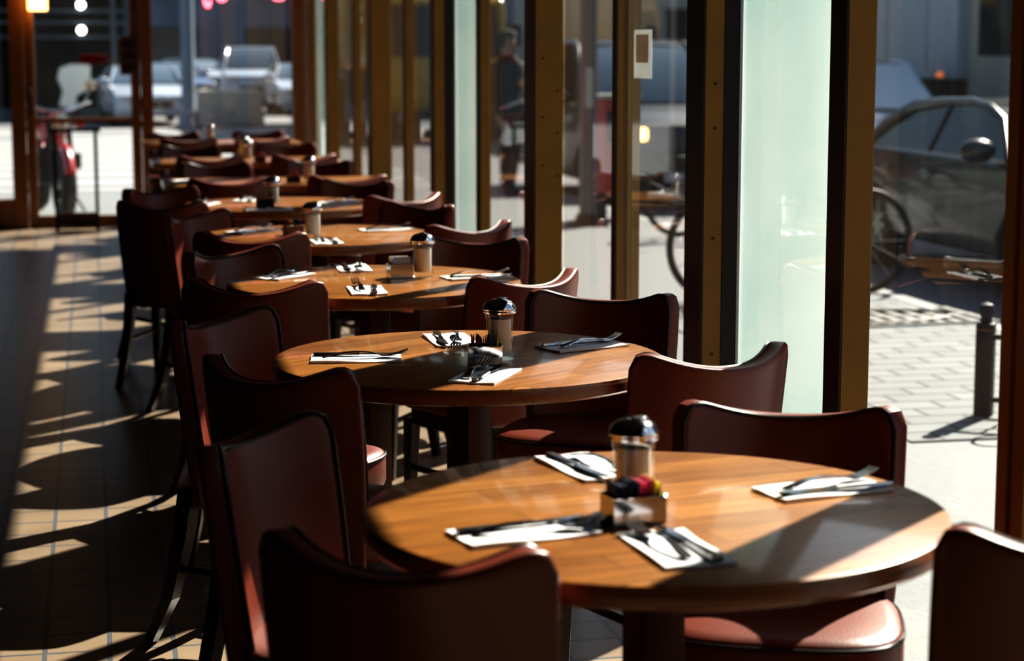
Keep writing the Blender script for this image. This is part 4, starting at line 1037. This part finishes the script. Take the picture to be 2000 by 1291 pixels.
# buildings
t = thing('building', 'dark open storefront across the crossing behind the end door', 'building', (0, 0, RZ))
bm = newbm(); mm(bm, -14, .98, 52.0, 60, 3.2, 9); mm(bm, -14, -3.4, 50, 60, 0, 9); mm(bm, -3.4, .98, 57.5, 60, 0, 3.2); mm(bm, .70, .98, 50, 57.5, 0, 3.2); mm(bm, -3.4, .7, 50.2, 57.5, 3.1, 3.2); obj('wall', bm, M['facade_dark'], t, smooth=False)
for x in (-1.42, .52, .86):
    bm = newbm(); mm(bm, x - .06, x + .06, 49.9, 50.1, 0, 3.3); obj('column', bm, M['facade_trim'], t, smooth=False)
for z in (1.95, 2.3, 2.58):
    bm = newbm(); mm(bm, -3.4, .98, 49.86, 50.06, z, z + .07); obj('beam', bm, M['facade_trim'], t, smooth=False)
bm = newbm(); mm(bm, -3.4, .98, 49.6, 50.2, 0, .28); obj('threshold', bm, M['facade_trim'], t, smooth=False)
for z in (2.15, 2.75):
    bm = newbm(); lathe(bm, [(0, -.06), (.075, -.05), (.09, 0), (0, .02)], 16, 'Y', (-.24, 49.8, z)); obj('lamp', bm, M['spot'], t)
t = thing('hanging_sheet', 'ragged white sheet with painted sun glow in the dark storefront opening', 'sheet', (-.42, 49.5, RZ - .2))
bm = newbm(); prism(bm, [(-.40, .55), (-.12, .45), (.0, .48), (.02, .78), (.28, .92), (.36, 1.25), (.37, 1.5), (.28, 1.53), (-.1, 1.54), (-.36, 1.45), (-.42, 1.2), (-.30, .9)], -.02, .02); obj('cloth', bm, M['white_sun_glow'], t, smooth=False)  # emission in the cloth colour stands in for sunlight on it
bm = newbm(); tube(bm, [(-.28, 0, 1.48), (-.28, 0, 1.66), (.3, 0, 1.66), (.3, 0, 1.48)], .015, 6); tube(bm, [(-.28, 0, .5), (-.28, 0, .2)], .02, 6); tube(bm, [(.0, 0, .5), (.0, 0, .2)], .02, 6); obj('rack', bm, M['iron'], t)
def building(label, x0, x1, y0, y1, h, mat, side, step, wz):
    t = thing('building', label, 'building', (0, 0, RZ))
    bm = newbm(); mm(bm, x0, x1, y0, y1, 0, h); obj('wall', bm, M[mat], t, smooth=False)
    bm = newbm(); mm(bm, x0 - .25, x1 + .25, y0 - .25, y1 + .25, h, h + .5); obj('cornice', bm, M['facade_trim'], t, smooth=False)
    a, b = (x0, x1) if side == 'front' else (y0, y1)
    k = a + step * .3
    while k + step * .5 < b:
        for z in wz:
            bm = newbm(); hz = 2.2 if z < 2 else 1.7
            if side == 'front': mm(bm, k, k + step * .5, y0 - .12, y0 - .02, z, z + hz)
            else: mm(bm, x0 - .12, x0 - .02, k, k + step * .5, z, z + hz)
            wdw = obj('window', bm, M['facade_trim'], t, smooth=False)
            bm = newbm()
            if side == 'front': mm(bm, k + .12, k + step * .5 - .12, y0 - .14, y0 - .125, z + .12, z + hz - .12)
            else: mm(bm, x0 - .14, x0 - .125, k + .12, k + step * .5 - .12, z + .12, z + hz - .12)
            obj('pane', bm, M['pane_dark'], wdw, smooth=False)
        k += step
building('blue grey building at the end of the street', 1.4, 34, 98, 110, 15, 'facade', 'front', 4.5, (.6, 4.2, 8))
building('tan building along the far side of the street', 15.5, 24, 8, 55, 9.5, 'facade_tan', 'side', 4.5, (.6, 4.2))
building('blue grey building farther along the side street', 15.5, 26, 56, 96, 11, 'facade', 'side', 5, (.6, 4.2))
